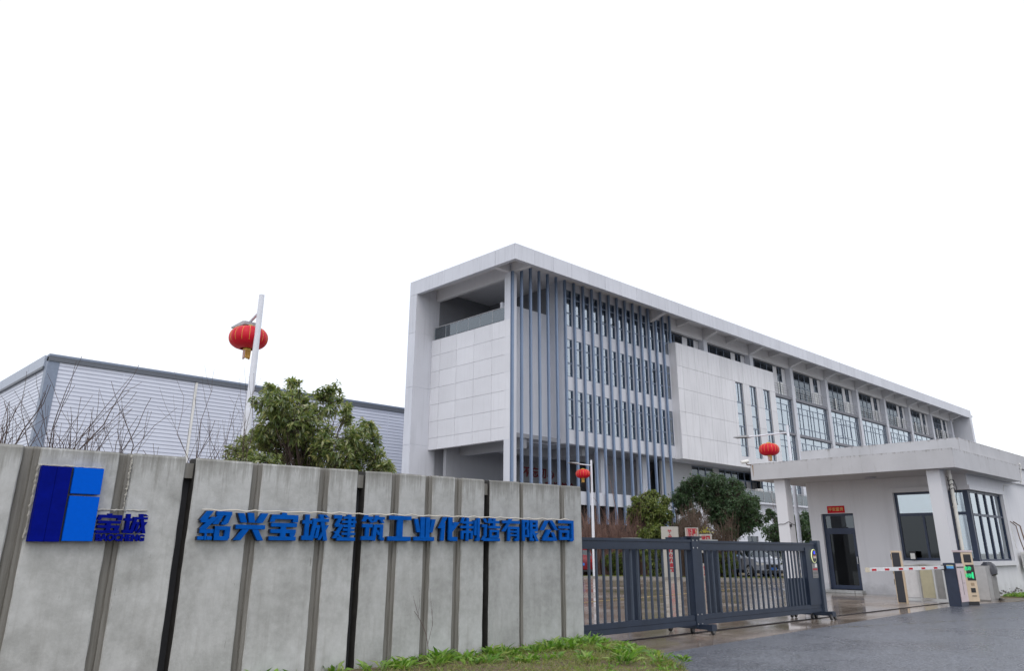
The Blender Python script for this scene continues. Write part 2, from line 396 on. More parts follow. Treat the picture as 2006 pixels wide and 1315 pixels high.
# ------------------------------------------------------------------ setting: ground sheets
rnd = random.Random(11)
def structure(o): o['kind'] = 'structure'; return o
def sheet(name, poly, z, mat):
    m = MB(); m.add([(x, y, z) for x, y in poly], [tuple(range(len(poly)))])
    return structure(m.build(name, mat))
sheet('ground', [(-1500, -1500), (1500, -1500), (1500, 1500), (-1500, 1500)], -0.012, GRND)
sheet('yard_paving', [(10.1, 6.7), (60, 9.0), (60, 36.0), (-4, 36.0), (-4, 8.6), (9.0, 8.6), (9.4, 6.6)], 0.0, WETSLAB)
EDGE = lambda x: 7.352 + (x - 10.07) * 0.0530
sheet('asphalt_road', [(-30, -40), (60, -40), (60, 6.0), (31.0, 6.2), (28.2, 7.6), (26.8, 7.93), (24.5, EDGE(24.5)), (10.0, EDGE(10.0)), (9.0, 6.2), (6.8, 4.4), (2.5, 2.6), (-30, 1.0)], 0.005, ASPH)
# soil bed in front of the wall, slightly mounded
m = MB(); vs = []; nx, ny = 46, 16
def bed_y(x): # front edge of the bed
    return np.interp(x, [-3, 2.5, 6.8, 9.0, 10.0, 10.4], [1.6, 2.6, 4.4, 6.2, 7.32, 8.35])
for i in range(nx + 1):
    x = -3 + 13.35 * i / nx
    y0 = bed_y(x)
    for j in range(ny + 1):
        t = j / ny; y = y0 + (8.40 - y0) * t
        z = 0.004 + 0.105 * min(1, t * 1.6) * min(1, (10.4 - x) * 1.2) + 0.014 * math.sin(x * 5.1 + y * 3) * min(1, t * 4) + rnd.uniform(-.006, .006) * min(1, t * 4)
        vs.append((x, y, z))
m.add(vs, [(i * (ny + 1) + j, (i + 1) * (ny + 1) + j, (i + 1) * (ny + 1) + j + 1, i * (ny + 1) + j + 1) for i in range(nx) for j in range(ny)])
bed = structure(m.build('soil_bed', SOIL, smooth=True))
# planting bed in the yard and its kerb
yb = [(34.5, 30.2), (37.0, 26.4), (38.4, 23.4), (41.5, 18.9), (44.5, 18.3), (60, 30), (60, 36), (33, 36)]
sheet('yard_planting_bed', yb, 0.035, SOIL)
m = MB()
for a, b in zip(yb[:5], yb[1:5]):
    d = (Vector(b) - Vector(a)).normalized(); n = Vector((d.y, -d.x)) * -0.06
    m.add([(a[0], a[1], 0), (b[0], b[1], 0), (b[0] + n.x, b[1] + n.y, 0), (a[0] + n.x, a[1] + n.y, 0), (a[0], a[1], .11), (b[0], b[1], .11), (b[0] + n.x, b[1] + n.y, .11), (a[0] + n.x, a[1] + n.y, .11)],
          [(0, 3, 2, 1), (4, 5, 6, 7), (0, 1, 5, 4), (1, 2, 6, 5), (2, 3, 7, 6), (3, 0, 4, 7)])
structure(m.build('yard_kerb', simple('kerb stone', (0.24, 0.23, 0.21), 0.7)))
YLINE = simple('worn yellow road paint', (0.36, 0.25, 0.08), 0.5, 0, 0.4, 5)
m = MB()
m.add([(14, 15.2, .004), (29, 17.4, .004), (29, 17.52, .004), (14, 15.32, .004)], [(0, 1, 2, 3)])
structure(m.build('parking_lines', YLINE))
m = MB()
for i in range(14):   # flecked dashes of a worn yellow line on the asphalt
    x = 15.9 + i * 0.42; y = 7.45 - i * 0.125
    m.add([(x, y, .009), (x + .3, y - .085, .009), (x + .31, y - .06, .009), (x + .01, y + .022, .009)], [(0, 1, 2, 3)])
structure(m.build('road_line', simple('faded yellow line', (0.17, 0.15, 0.08), 0.6, 0, 0.5, 30)))
m = MB(); m.box(9.4, 26.3, 8.69, 8.77, .002, .012)
structure(m.build('gate_track', simple('wet rusty steel', (0.012, 0.008, 0.010), 0.6, 0.0, .2, 5, .2)))
# soil strip and kerb by the guardhouse corner
sheet('corner_soil_strip', [(29.95, 8.40), (28.7, 7.92), (31.0, 6.9), (36.0, 6.6), (36.0, 8.69), (29.95, 8.69)], 0.03, SOIL)
m = MB()
ks = [(29.6, 8.42), (28.62, 7.86), (30.9, 6.82), (36, 6.52)]
for a, b in zip(ks, ks[1:]):
    d = (Vector(b) - Vector(a)).normalized(); n = Vector((-d.y, d.x)) * 0.09
    m.prism([a, b, (b[0] + n.x, b[1] + n.y), (a[0] + n.x, a[1] + n.y)], 'z', 0.0, 0.07)
structure(m.build('corner_kerb', simple('kerb concrete', (0.22, 0.21, 0.19), 0.75)))

# ------------------------------------------------------------------ concrete boundary wall
SL = 0.0083
def zo(x): return SL * (x - 1.84)
segs = [  # wall, lettering and logo coordinates are baked in after scaling about the camera
    ([(-2.392, -1.104), (-0.966, -0.092), (0.046, 0.846), (0.966, 1.814), (1.955, 2.657), (2.783, 3.318)], 'grey ribbed concrete wall panel carrying the navy and light blue logo, widest and nearest in view'),
    ([(3.426, 4.069), (4.186, 4.918), (5.045, 5.445)], 'grey ribbed concrete wall panel behind the first five blue characters of the sign'),
    ([(5.557, 5.957), (6.078, 6.497), (6.611, 7.003), (7.127, 7.537)], 'grey ribbed concrete wall panel with four narrow ribs behind the middle of the blue sign'),
    ([(7.639, 8.233), (8.307, 9.089), (9.199, 9.589)], 'grey ribbed concrete wall panel at the gate end, behind the last five blue characters')]
YF, YG = 8.326, 8.377
for ribs, lab in segs:
    xa, xb = ribs[0][0], ribs[-1][1]
    root = thing('concrete_wall_panel', lab, 'wall', (xa, YF, 0), 0, 'precast concrete wall panels')
    prof = []      # (x, y, groove face after this point)
    for i, (a, b) in enumerate(ribs):
        prof += [(a, YF + .012, 0), (a + .012, YF, 0), (b - .012, YF, 0), (b, YF + .012, 0)]
        if i < len(ribs) - 1:
            c = ribs[i + 1][0]
            prof[-1] = (b, YF + .014, 1)
            prof += [(b + .014, YG, 1), ((b * .38 + c * .62), YG + .004, 1), (b * .32 + c * .68, YG - .018, 1), (c - .012, YG - .022, 1)]
    zs = [-0.1] + [0.145 * k for k in range(1, 16)] + [2.285, 2.306]
    m = MB(); n = len(prof); vs = []
    for zi, z in enumerate(zs):
        last = zi >= len(zs) - 2
        for k, (x, y, g) in enumerate(prof):
            jx = rnd.uniform(-.0035, .0035); jy = rnd.uniform(0, .002)
            zz = z + zo(x) + (rnd.uniform(-.006, .004) if zi == len(zs) - 1 else 0)
            if zi == len(zs) - 1: jy += .012
            vs.append((x + jx, y + jy, zz))
    m.v = vs
    for zi in range(len(zs) - 1):
        for k in range(n - 1):
            m.f.append((zi * n + k, zi * n + k + 1, (zi + 1) * n + k + 1, (zi + 1) * n + k)); m.mi.append(prof[k][2])
    o = len(m.v); t0 = (len(zs) - 1) * n            # top and ends and back
    YB = YF + .18
    for k, (x, y, g) in enumerate(prof): m.v.append((x, YB, zs[-1] + zo(x)))
    for k in range(n - 1): m.f.append((t0 + k, t0 + k + 1, o + k + 1, o + k)); m.mi.append(0)
    o2 = len(m.v); m.v += [(xa, YB, -.1), (xb, YB, -.1)]
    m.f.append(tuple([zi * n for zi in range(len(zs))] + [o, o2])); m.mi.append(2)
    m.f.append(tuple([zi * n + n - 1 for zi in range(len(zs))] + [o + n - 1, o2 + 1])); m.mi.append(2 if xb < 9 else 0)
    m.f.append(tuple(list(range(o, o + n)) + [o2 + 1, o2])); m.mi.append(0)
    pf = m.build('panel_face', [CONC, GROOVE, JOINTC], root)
    tone = {0: .98, 1: .95, 2: .89, 3: .80}[[q[0][0][0] for q in segs].index(xa)]; pf.color = (tone, tone, tone * .985, 1)   # each casting is a different grey
for xa, xb in ((3.318, 3.426), (5.445, 5.557), (7.537, 7.639)):   # packers, and backing painted near black as the shade of the open joints
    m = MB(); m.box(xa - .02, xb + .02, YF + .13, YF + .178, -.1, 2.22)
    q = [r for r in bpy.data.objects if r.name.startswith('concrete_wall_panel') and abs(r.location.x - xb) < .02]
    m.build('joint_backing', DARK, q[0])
    bx('coping_packer', GROOVE, q[0], xa - .004, xb - .004, YF + .05, YF + .128, 2.10 + zo(xa), 2.255 + zo(xa))

# ------------------------------------------------------------------ letter strokes (100 x 100 cells)
def Hs(y, x0, x1, t=14): return [(x0, y - t / 2), (x1, y - t / 2), (x1, y + t / 2), (x0, y + t / 2)]
def Vs(x, y0, y1, t=14): return [(x - t / 2, y0), (x + t / 2, y0), (x + t / 2, y1), (x - t / 2, y1)]
def Ds(x0, y0, x1, y1, t=14): return [(x0 - t / 2, y0), (x0 + t / 2, y0), (x1 + t / 2, y1), (x1 - t / 2, y1)]
H, V, D = Hs, Vs, Ds
GL = {
 'shao': [D(30, 100, 10, 68, 20), D(46, 80, 12, 38, 20), H(66, 4, 30, 12), H(31, 4, 46, 14), V(23, 0, 38, 6), H(7, 0, 18, 12), H(7, 28, 44, 12), H(93, 52, 100, 14), D(92, 92, 82, 58, 16), H(59, 70, 86, 10), D(66, 92, 50, 55, 18), H(42, 50, 100, 13), H(7, 50, 96, 14), V(58, 0, 46, 16), V(92, 6, 46, 16)],
 'xing': [D(14, 95, 26, 62, 20), D(46, 97, 53, 62, 20), D(95, 97, 78, 62, 20), H(47, 2, 98, 15), D(34, 38, 10, 0, 22), D(66, 38, 86, 0, 20)],
 'bao': [V(48, 88, 100, 16), H(85, 4, 98, 16), D(10, 84, 6, 66, 14), V(90, 66, 86, 18), H(56, 4, 96, 14), V(48, 8, 60, 18), H(33, 4, 94, 14), H(7, 0, 96, 14), [(74, 16), (84, 12), (92, 18), (92, 27), (82, 31), (73, 26)]],
 'cheng': [V(16, 8, 96, 15), H(68, 0, 34, 13), H(9, 0, 40, 16), H(76, 38, 100, 12), D(48, 78, 36, 0, 14), H(52, 46, 66, 11), D(62, 54, 56, 10, 11), H(13, 48, 62, 9), D(70, 98, 92, 0, 15), D(97, 58, 66, 2, 11), D(84, 97, 97, 86, 12)],
 'jian': [H(90, 2, 34, 14), D(30, 92, 14, 58, 15), H(57, 8, 38, 11), D(36, 58, 8, 8, 15), D(8, 34, 38, 10, 14), H(6, 18, 98, 13), V(70, 14, 100, 13), H(88, 44, 96, 10), H(72, 38, 100, 9), H(56, 44, 96, 10), H(41, 44, 94, 9), H(26, 40, 98, 9), V(91, 52, 92, 9)],
 'zhu': [D(18, 100, 6, 74, 15), H(89, 14, 46, 11), D(30, 86, 42, 70, 13), D(66, 100, 54, 74, 15), H(89, 62, 98, 11), D(80, 86, 92, 70, 13), H(58, 2, 46, 14), V(24, 12, 60, 15), H(9, 0, 50, 15), H(58, 54, 94, 13), D(60, 60, 54, 0, 15), V(87, 6, 60, 14), H(7, 84, 100, 12), D(68, 42, 78, 22, 10)],
 'gong': [H(92, 4, 98, 16), V(50, 8, 92, 24), H(8, 0, 98, 17)],
 'ye': [V(39, 8, 98, 19), V(64, 8, 98, 19), D(7, 90, 21, 34, 17), D(94, 90, 80, 34, 17), H(8, 0, 98, 16)],
 'hua': [D(32, 100, 6, 52, 18), D(22, 74, 18, 0, 18), V(60, 4, 100, 20), D(98, 80, 60, 38, 22), H(8, 56, 98, 17)],
 'zhi': [D(14, 100, 5, 76, 11), H(79, 8, 62, 11), H(59, 0, 66, 11), V(35, 0, 100, 13), H(38, 6, 62, 11), V(10, 6, 40, 11), V(58, 8, 40, 11), V(77, 24, 90, 12), V(94, 4, 100, 13), H(6, 82, 98, 12)],
 'zao': [D(46, 100, 38, 78, 12), H(84, 42, 94, 11), V(66, 58, 100, 13), H(61, 36, 100, 11), H(44, 42, 94, 10), H(19, 42, 94, 11), V(48, 16, 46, 11), V(88, 16, 46, 11), D(12, 98, 22, 80, 14), H(66, 2, 28, 13), V(20, 18, 66, 13), D(18, 22, 6, 4, 14), H(6, 8, 100, 13)],
 'you': [H(85, 0, 98, 13), D(48, 100, 6, 42, 16), V(36, 0, 64, 14), H(59, 34, 92, 12), V(88, 4, 64, 13), H(42, 36, 88, 9), H(26, 36, 88, 9), H(6, 74, 92, 12)],
 'xian': [V(8, 0, 96, 14), H(91, 4, 38, 11), D(35, 92, 30, 58, 11), H(57, 12, 34, 10), D(33, 56, 36, 22, 11), H(22, 16, 40, 10), V(54, 2, 96, 14), H(91, 50, 94, 11), H(71, 50, 92, 9), H(51, 50, 94, 11), V(89, 50, 94, 12), D(64, 48, 92, 0, 16), D(94, 38, 76, 24, 12), H(6, 50, 72, 12)],
 'gongg': [D(36, 96, 7, 50, 20), D(58, 98, 92, 52, 20), D(52, 54, 20, 4, 20), H(9, 12, 80, 16), D(68, 42, 88, 2, 18)],
 'si': [H(92, 2, 98, 15), V(91, 4, 98, 15), H(6, 74, 94, 14), H(66, 4, 72, 13), H(46, 6, 70, 13), H(12, 6, 70, 14), V(14, 6, 50, 14), V(62, 6, 50, 14)]}
def glyph(m, strokes, x0, x1, z0, z1, yfront, depth):
    for i, p in enumerate(strokes):
        q = [(x0 + (x1 - x0) * a / 100, z0 + (z1 - z0) * b / 100) for a, b in p]   # cell to wall
        m.prism(q, 'y', yfront + i * .0007, yfront + depth - i * .0002)
seq = [('shao', 3.510, 3.850), ('xing', 3.901, 4.247), ('bao', 4.301, 4.638), ('cheng', 4.699, 5.032), ('jian', 5.097, 5.409), ('zhu', 5.494, 5.822), ('gong', 5.874, 6.228), ('ye', 6.276, 6.608), ('hua', 6.676, 6.998), ('zhi', 7.047, 7.390), ('zao', 7.432, 7.771), ('you', 7.814, 8.160), ('xian', 8.204, 8.546), ('gongg', 8.589, 8.950), ('si', 8.970, 9.311)]
sign = thing('company_sign', 'row of fifteen raised blue Chinese characters fixed across the concrete wall', 'sign', (3.5, 8.28, 1.5))
LBACK = simple('letter return', (0.006, 0.012, 0.03), 0.5)
for k, (g, a, b) in enumerate(seq):
    z0 = 1.495 + .0091 * (a - 3.5); z1 = 1.785 + .0108 * (a - 3.5)
    m = MB(); glyph(m, GL[g], a, b, z0, z1, 8.245, .05)
    lo = m.build('letter', LETTER, sign)
    m2 = MB(); glyph(m2, GL[g], a - .003, b + .003, z0 - .004, z1 + .002, 8.268, .045)
    m2.build('letter_return', LBACK, lo)
pts = []
for i in range(60):
    x = 3.53 + 5.7 * i / 59; pts.append((x, 8.275 + .012 * math.sin(i * 1.7), 1.797 + .0105 * (x - 3.5) + .008 * math.sin(i * 2.3) + rnd.uniform(-.004, .004)))
tag(MB().tube(pts, .0075, 6).build('sign_cable', CABLE, smooth=True), 'thin pale cable running along the tops of the blue sign characters', 'cable')

logo = thing('logo_sign', 'navy and bright blue panel logo with two small navy characters on the concrete wall', 'sign', (1.969, 8.28, 1.464))
m = MB(); m.box(1.9743, 2.0981, 8.2450, 8.3232, 1.4644, 2.1296); m.box(2.0999, 2.2255, 8.2450, 8.3232, 1.4644, 2.1314)
m.build('navy_panel', NAVY, logo, bevel=.002)
bx('upper_blue_panel', SKYB, logo, 2.2466, 2.5070, 8.2450, 8.3232, 1.8950, 2.1360, bevel=.002)
bx('lower_blue_panel', SKYB, logo, 2.2466, 2.5088, 8.2450, 8.3232, 1.4718, 1.8738, bevel=.002)
bx('sign_backing', LBACK, logo, 2.2269, 2.2453, 8.2708, 8.3223, 1.4690, 2.1268)
m = MB(); glyph(m, GL['bao'], 2.5254, 2.7462, 1.5472, 1.7266, 8.2450, 0.0552); m.build('letter', NAVY, logo)
m = MB(); glyph(m, GL['cheng'], 2.7692, 2.9854, 1.5490, 1.7358, 8.2450, 0.0552); m.build('letter', NAVY, logo)
text_mesh('BAOCHENG', 'latin_letters', NAVY, logo, .081, frame_M((2.755 - 1.969, 8.257 - 8.28, 1.504 - 1.464), (1, 0, 0), (0, 0, 1)), .02, .004, 1.0)
# mortar smears left round the logo
MORT = simple('mortar smear', (0.40, 0.39, 0.35), 0.9, 0, 0.25, 30, bmp=.6)
m = MB()
def smear(a, b, wd, n):
    a = Vector(a); b = Vector(b); up = (b - a).normalized()
    pts = []; rs = []
    for i in range(n + 1):
        t = i / n; p = a.lerp(b, t); pts.append((p.x + rnd.uniform(-1, 1) * wd * .5, 8.323, p.z + rnd.uniform(-1, 1) * wd * .4)); rs.append(wd * rnd.uniform(.3, 1))
    m.tube(pts, rs, 5)
smear((1.955, 0, 1.492), (1.958, 0, 2.145), .014, 26); smear((1.950, 0, 2.141), (2.512, 0, 2.148), .010, 22)
smear((2.765, 0, 1.768), (2.769, 0, 2.292), .012, 30); smear((2.521, 0, 1.759), (2.990, 0, 1.768), .011, 18)
tag(m.build('mortar_smears', MORT), 'ragged pale mortar left on the wall round the blue logo', 'mortar')

# ------------------------------------------------------------------ sliding gate
gate = thing('sliding_gate', 'dark slate blue aluminium sliding gate with vertical bars and wheeled carriages', 'gate', (12.9, 8.6, 0))
for (a, b, y0) in ((8.6, 12.885, 8.55), (13.17, 17.93, 8.55)):
    o = 0.0 if a < 10 else 0.0
    zt = 1.612 if a < 10 else 1.60
    m = MB(); m.box(a, b, y0, y0 + .075, zt - .165, zt - .052); m.box(a, b, y0 - .012, y0 + .085, zt - .046, zt); m.box(a, b, y0 + .004, y0 + .07, zt - .052, zt - .046); m.box(a, b, y0 - .006, y0 + .08, zt - .178, zt - .165)
    m.build('top_rail', GATE, gate, bevel=.003)
    m = MB(); m.box(a, b, y0, y0 + .075, .235, .318); m.box(a, b, y0 - .008, y0 + .08, .150, .229); m.box(a, b, y0 + .004, y0 + .07, .229, .235)
    m.build('bottom_rail', GATE, gate, bevel=.003)
xs = [8.8, 8.98, 9.16, 9.34, 9.52, 9.70, 9.86] + [10.039 + .1812 * k for k in range(16)] + [13.262, 13.45] + [13.636 + .1975 * k for k in range(15)]
for x in xs:
    bx('bar', GATEL, gate, x - .025, x + .025, 8.578, 8.606, .318, 1.437, bevel=.005)
for k in range(6):     # the closed slats beside the head
    x = 16.45 + k * .148
    bx('bar', GATEL, gate, x, x + .05, 8.578, 8.604, .318, 1.437, bevel=.005)
bx('lower_infill_panel', GATE, gate, 16.41, 17.33, 8.60, 8.615, .318, .87)
m = MB(); m.box(12.885, 13.17, 8.53, 8.66, .105, 1.645); m.box(12.86, 13.19, 8.50, 8.69, 1.645, 1.672)
po = m.build('centre_post', GATE, gate, bevel=.006)
m = MB()
for x in (12.93, 13.06):
    for z in (1.60, 1.47, .33, .17): m.box(x - .011, x + .011, 8.522, 8.53, z - .011, z + .011)
m.build('rivets', STEEL, po)
bx('post_arm', GATE, gate, 12.66, 12.885, 8.60, 8.95, 1.60, 1.655, bevel=.004)
m = MB(); m.box(17.33, 17.88, 8.535, 8.64, .30, 1.50); hd = m.build('control_head', GATE, gate, bevel=.008)
bx('end_post', GATEL, gate, 17.88, 18.03, 8.50, 8.68, .11, 1.65, bevel=.008)
m = MB(); m.lathe([(0, 0), (.10, 0), (.115, .012), (.115, .03)], 28); 
for i, p in enumerate(m.v): m.v[i] = (17.68 + p[0] * .92, 8.535 - p[2], 1.32 + p[1] * 1.25)
m.build('display_rim', LEDR, hd)
m = MB(); m.lathe([(0, .033), (.105, .033), (.105, .01)], 28)
for i, p in enumerate(m.v): m.v[i] = (17.68 + p[0] * .92, 8.535 - p[2], 1.32 + p[1] * 1.25)
m.build('display_face', BLACK, hd)
bx('display_light', LEDB, hd, 17.655, 17.705, 8.495, 8.50, 1.36, 1.42)
bx('display_band', simple('display band', (.5, .42, .38), .4), hd, 17.61, 17.75, 8.496, 8.50, 1.27, 1.335)
bx('display_band', RED, hd, 17.62, 17.74, 8.494, 8.4985, 1.318, 1.334)
pl = bx('maker_plate', simple('brushed plate', (.24, .235, .235), .45, .4), hd, 17.57, 17.82, 8.528, 8.534, .86, 1.16)
bx('sticker', WPLAST, pl, 17.70, 17.80, 8.524, 8.528, 1.08, 1.16)
bx('red_print', RED, pl, 17.59, 17.81, 8.526, 8.528, 1.02, 1.06)
for z in (.97, .94, .89): bx('print_line', BLACK, pl, 17.59, 17.80, 8.526, 8.528, z, z + .008)
def carriage(x, wid):
    m = MB(); m.box(x - .06, x + .06, 8.30, 9.28, .085, .165); m.box(x - .085, x + .085, 8.26, 8.36, .07, .175)
    c = m.build('carriage', GATE, gate, bevel=.006)
    for y in (8.31, 8.74, 9.22):
        for s in wid:
            wv = MB(); wv.lathe([(.018, -.018), (.05, -.02), (.062, -.012), (.062, .012), (.05, .02), (.018, .018)], 20)
            wv.v = [(x + s + p[0], y + p[2] - .02, .064 + p[1]) for p in wv.v]
            t = wv.build('wheel', RUBBER, c, smooth=True)
            wv = MB(); wv.lathe([(0, -.024), (.034, -.024), (.04, -.016)], 16); wv.v = [(x + s + p[0], y + p[2] - .02, .064 + p[1]) for p in wv.v]
            wv.build('hub', simple('dull hub', (.10, .10, .105), .45), t)
carriage(13.02, (0,)); carriage(17.80, (-.09, .09))
for x in (11.93, 14.5):     # stiffening posts on the back of the leaf
    g_ = bx('back_post', GATE, gate, x - .11, x + .11, 9.10, 9.26, .16, 1.60)
    bx('post_cap', simple('pale cap', (.30, .32, .33), .5), g_, x - .16, x + .16, 9.07, 9.29, 1.601, 1.635, bevel=.004)

# ------------------------------------------------------------------ office building
B = thing('office_building', 'long white four storey office building with blue fins and a wrapped white roof canopy', 'building', (35.4, 36.8, 0))
FX, FY, ZT, ZB, XE, YL = 33.79, 34.646, 21.04, 19.9, 126.6, 46.23
def tiles_y(m, xs, zs, y0, y1, holes=(), gap=.022):
    """facing -Y: tiles between xs / zs, with holes (x0,x1,z0,z1)"""
    for xa, xb in zip(xs, xs[1:]):
        for za, zb in zip(zs, zs[1:]):
            for r in subrects((xa + gap / 2, xb - gap / 2, za + gap / 2, zb - gap / 2), holes): m.box(r[0], r[1], y0, y1, r[2], r[3])
def tiles_x(m, ys, zs, x0, x1, holes=(), gap=.022):
    for ya, yb_ in zip(ys, ys[1:]):
        for za, zb in zip(zs, zs[1:]):
            for r in subrects((ya + gap / 2, yb_ - gap / 2, za + gap / 2, zb - gap / 2), holes): m.box(x0, x1, r[0], r[1], r[2], r[3])
# wrapped canopy: fascia tiles, soffit slab and end legs
m = MB()
fxs = [FX] + [35.668 + 1.9 * k for k in range(48)]; fxs = [x for x in fxs if x < XE - .5] + [XE]
tiles_y(m, fxs, [ZB, ZT], FY, FY + .06)
m.box(FX + .061, XE, FY + .03, FY + .30, ZB + .004, ZT - .01)
m.build('front_fascia', WHITE, B)
m = MB(); fys = [FY + .061, 36.58, 38.49, 40.42, 42.36, 44.29, YL]
tiles_x(m, fys, [ZB, ZT], FX, FX + .06); m.box(FX + .03, FX + .30, FY + .301, YL - .002, ZB + .004, ZT - .01)
m.build('side_fascia', WHITE, B)
m = MB(); m.box(FX + .301, XE - .02, FY + .301, YL, 20.62, 21.0); m.build('roof_slab', SOFFIT, B)
m = MB(); lz = [0, 4.0, 8.6, 12.78, 16.9, ZB]
tiles_x(m, [45.35, YL], lz, FX, FX + .06)
m.box(FX + .05, 36.05, 45.352, YL - .004, 0, ZB + .003)
for za, zb in zip(lz, lz[1:]): m.box(FX, 36.0, 45.338, 45.352, za + .012, zb - .012)
m.box(FX + .301, 36.04, 45.354, YL - .006, ZB + .004, 20.615); m.build('left_leg', WHITE, B)
m = MB(); m.box(125.75, XE, FY + .302, 46, 0, 20.615); m.box(125.75, XE - .002, FY, FY + .30, 0, ZB - .006); m.build('right_leg', WHITE, B)
# left elevation: panelled wall over the open undercroft
PZ = [8.31, 9.131, 10.333, 11.576, 12.815, 14.051, 15.29, 16.50]
m = MB(); tiles_x(m, [36.78, 38.585, 40.48, 42.40, 44.30, 45.336], PZ, 35.40, 35.46)
m.box(35.445, 35.70, 37.342, 45.336, 8.315, 16.49)
m.build('side_panel_wall', PANEL, B)
m = MB(); m.box(35.40, 36.0, 36.75, 37.34, 0, 8.31); m.box(35.403, 36.0, 36.752, 37.34, 8.312, 16.5); m.box(35.40, 36.0, 36.75, 37.34, 16.5, 20.0); m.build('corner_column', WHITE, B)
for k in range(6):   # terrace balustrade
    y0, y1 = 37.36 + k * 1.29, 37.36 + (k + 1) * 1.29 - .03
    g = bx('balustrade_pane', RGLASS, B, 35.46, 35.475, y0, y1, 16.55, 17.43)
m = MB(); m.tube([(35.467, 37.34, 17.48), (35.467, 45.12, 17.48)], .03, 8)
for k in range(7): y = 37.36 + k * 1.29; m.box(35.45, 35.485, y - .018, y + .002, 16.5, 17.46)
m.build('balustrade_handrail', RAIL, B)
m = MB(); m.box(35.7, 40.9, 38.3, 45.35, 16.1, 16.3); m.build('terrace_floor', SOFFIT, B)
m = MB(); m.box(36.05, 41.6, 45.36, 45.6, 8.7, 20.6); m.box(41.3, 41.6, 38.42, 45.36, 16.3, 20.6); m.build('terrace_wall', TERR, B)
m = MB(); m.box(35.72, 36.02, 37.34, 45.33, 19.72, 20.62); m.box(34.1, 35.4, 36.86, 37.22, 19.95, 20.62); m.box(35.5, 35.86, 34.95, 36.75, 19.95, 20.62); m.build('canopy_corner_beams', SOFFIT, B)
m = MB(); m.box(41.24, 41.29, 40.2, 41.2, 16.3, 18.4); m.build('terrace_door', FRAMEB, B)
bx('terrace_door_pane', BLIND, B, 41.22, 41.238, 40.3, 40.65, 16.5, 18.2); bx('terrace_door_pane', BLIND, B, 41.22, 41.238, 40.75, 41.1, 16.5, 18.2)
# undercroft
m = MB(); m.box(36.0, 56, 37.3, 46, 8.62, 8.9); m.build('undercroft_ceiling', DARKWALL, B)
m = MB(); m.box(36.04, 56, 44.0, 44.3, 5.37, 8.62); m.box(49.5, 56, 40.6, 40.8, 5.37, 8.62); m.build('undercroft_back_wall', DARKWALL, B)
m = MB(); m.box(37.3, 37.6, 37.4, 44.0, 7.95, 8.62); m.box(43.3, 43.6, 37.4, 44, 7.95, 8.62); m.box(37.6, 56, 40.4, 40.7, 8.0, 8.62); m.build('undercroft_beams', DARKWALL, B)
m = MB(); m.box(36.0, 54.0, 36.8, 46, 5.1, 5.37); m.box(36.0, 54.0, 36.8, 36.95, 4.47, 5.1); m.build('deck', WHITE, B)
m = MB(); m.box(36, 54, 38.2, 38.4, 0, 5.1); m.build('basement_wall', DARK, B)  # near-black colour stands for the shadow below the deck
for x in (46.3, 51.5): bx('undercroft_column', WHITE, B, x, x + .6, 38.2, 38.8, 0, 8.62)
t = text_mesh('不忘初心', 'wall_lettering', simple('dull red lettering', (.20, .02, .03), .6), B, .85, frame_M((45.6 - 35.4, 43.97 - 36.8, 7.25), (1, 0, 0), (0, 0, 1)), .01, .02, 1.15)
t = text_mesh('牢记使命', 'wall_lettering', MATS['dull red lettering'], B, .85, frame_M((48.1 - 35.4, 43.97 - 36.8, 6.25), (1, 0, 0), (0, 0, 1)), .01, .02, 1.15)
# recess between the corner column and the window volume
m = MB(); m.box(36.0, 40.9, 38.2, 38.42, 8.57, 18.15); m.build('recess_wall', WHITE, B)
# window volume
WX = [41.06 + 1.026 * k for k in range(13)]; WZ = [(9.55, 12.378), (13.365, 16.178), (17.178, 19.985)]
holes = [(x, x + .745, a, b) for x in WX for a, b in WZ]
m = MB()
for r in subrects((40.885, 54.169, 8.566, 20.62), holes): m.box(r[0], r[1], 36.8, 37.05, r[2], r[3])
m.box(40.885, 41.02, 37.05, 38.2, 8.566, 20.62); m.box(41.02, 54.169, 37.06, 37.3, 8.566, 8.80)
m.build('window_volume_wall', WHITE, B)
m = MB(); m.box(41.1, 125.7, 37.75, 37.85, 9.0, 20.5); m.build('room_interior', ROOM, B)
def wavy(m, x0, x1, y, z0, z1, amp=.03, pitch=.11):
    n = max(4, int((x1 - x0) / pitch * 4)); vs = []
    for i in range(n + 1):
        x = x0 + (x1 - x0) * i / n; yy = y + amp * math.sin(2 * PI * (x - x0) / pitch) * (.6 + .4 * math.sin(x * 3.1))
        vs += [(x, yy, z0), (x, yy, z1)]
    m.add(vs, [(2 * i, 2 * i + 2, 2 * i + 3, 2 * i + 1) for i in range(n)])
opened = {(4, 2), (5, 2), (10, 1)}
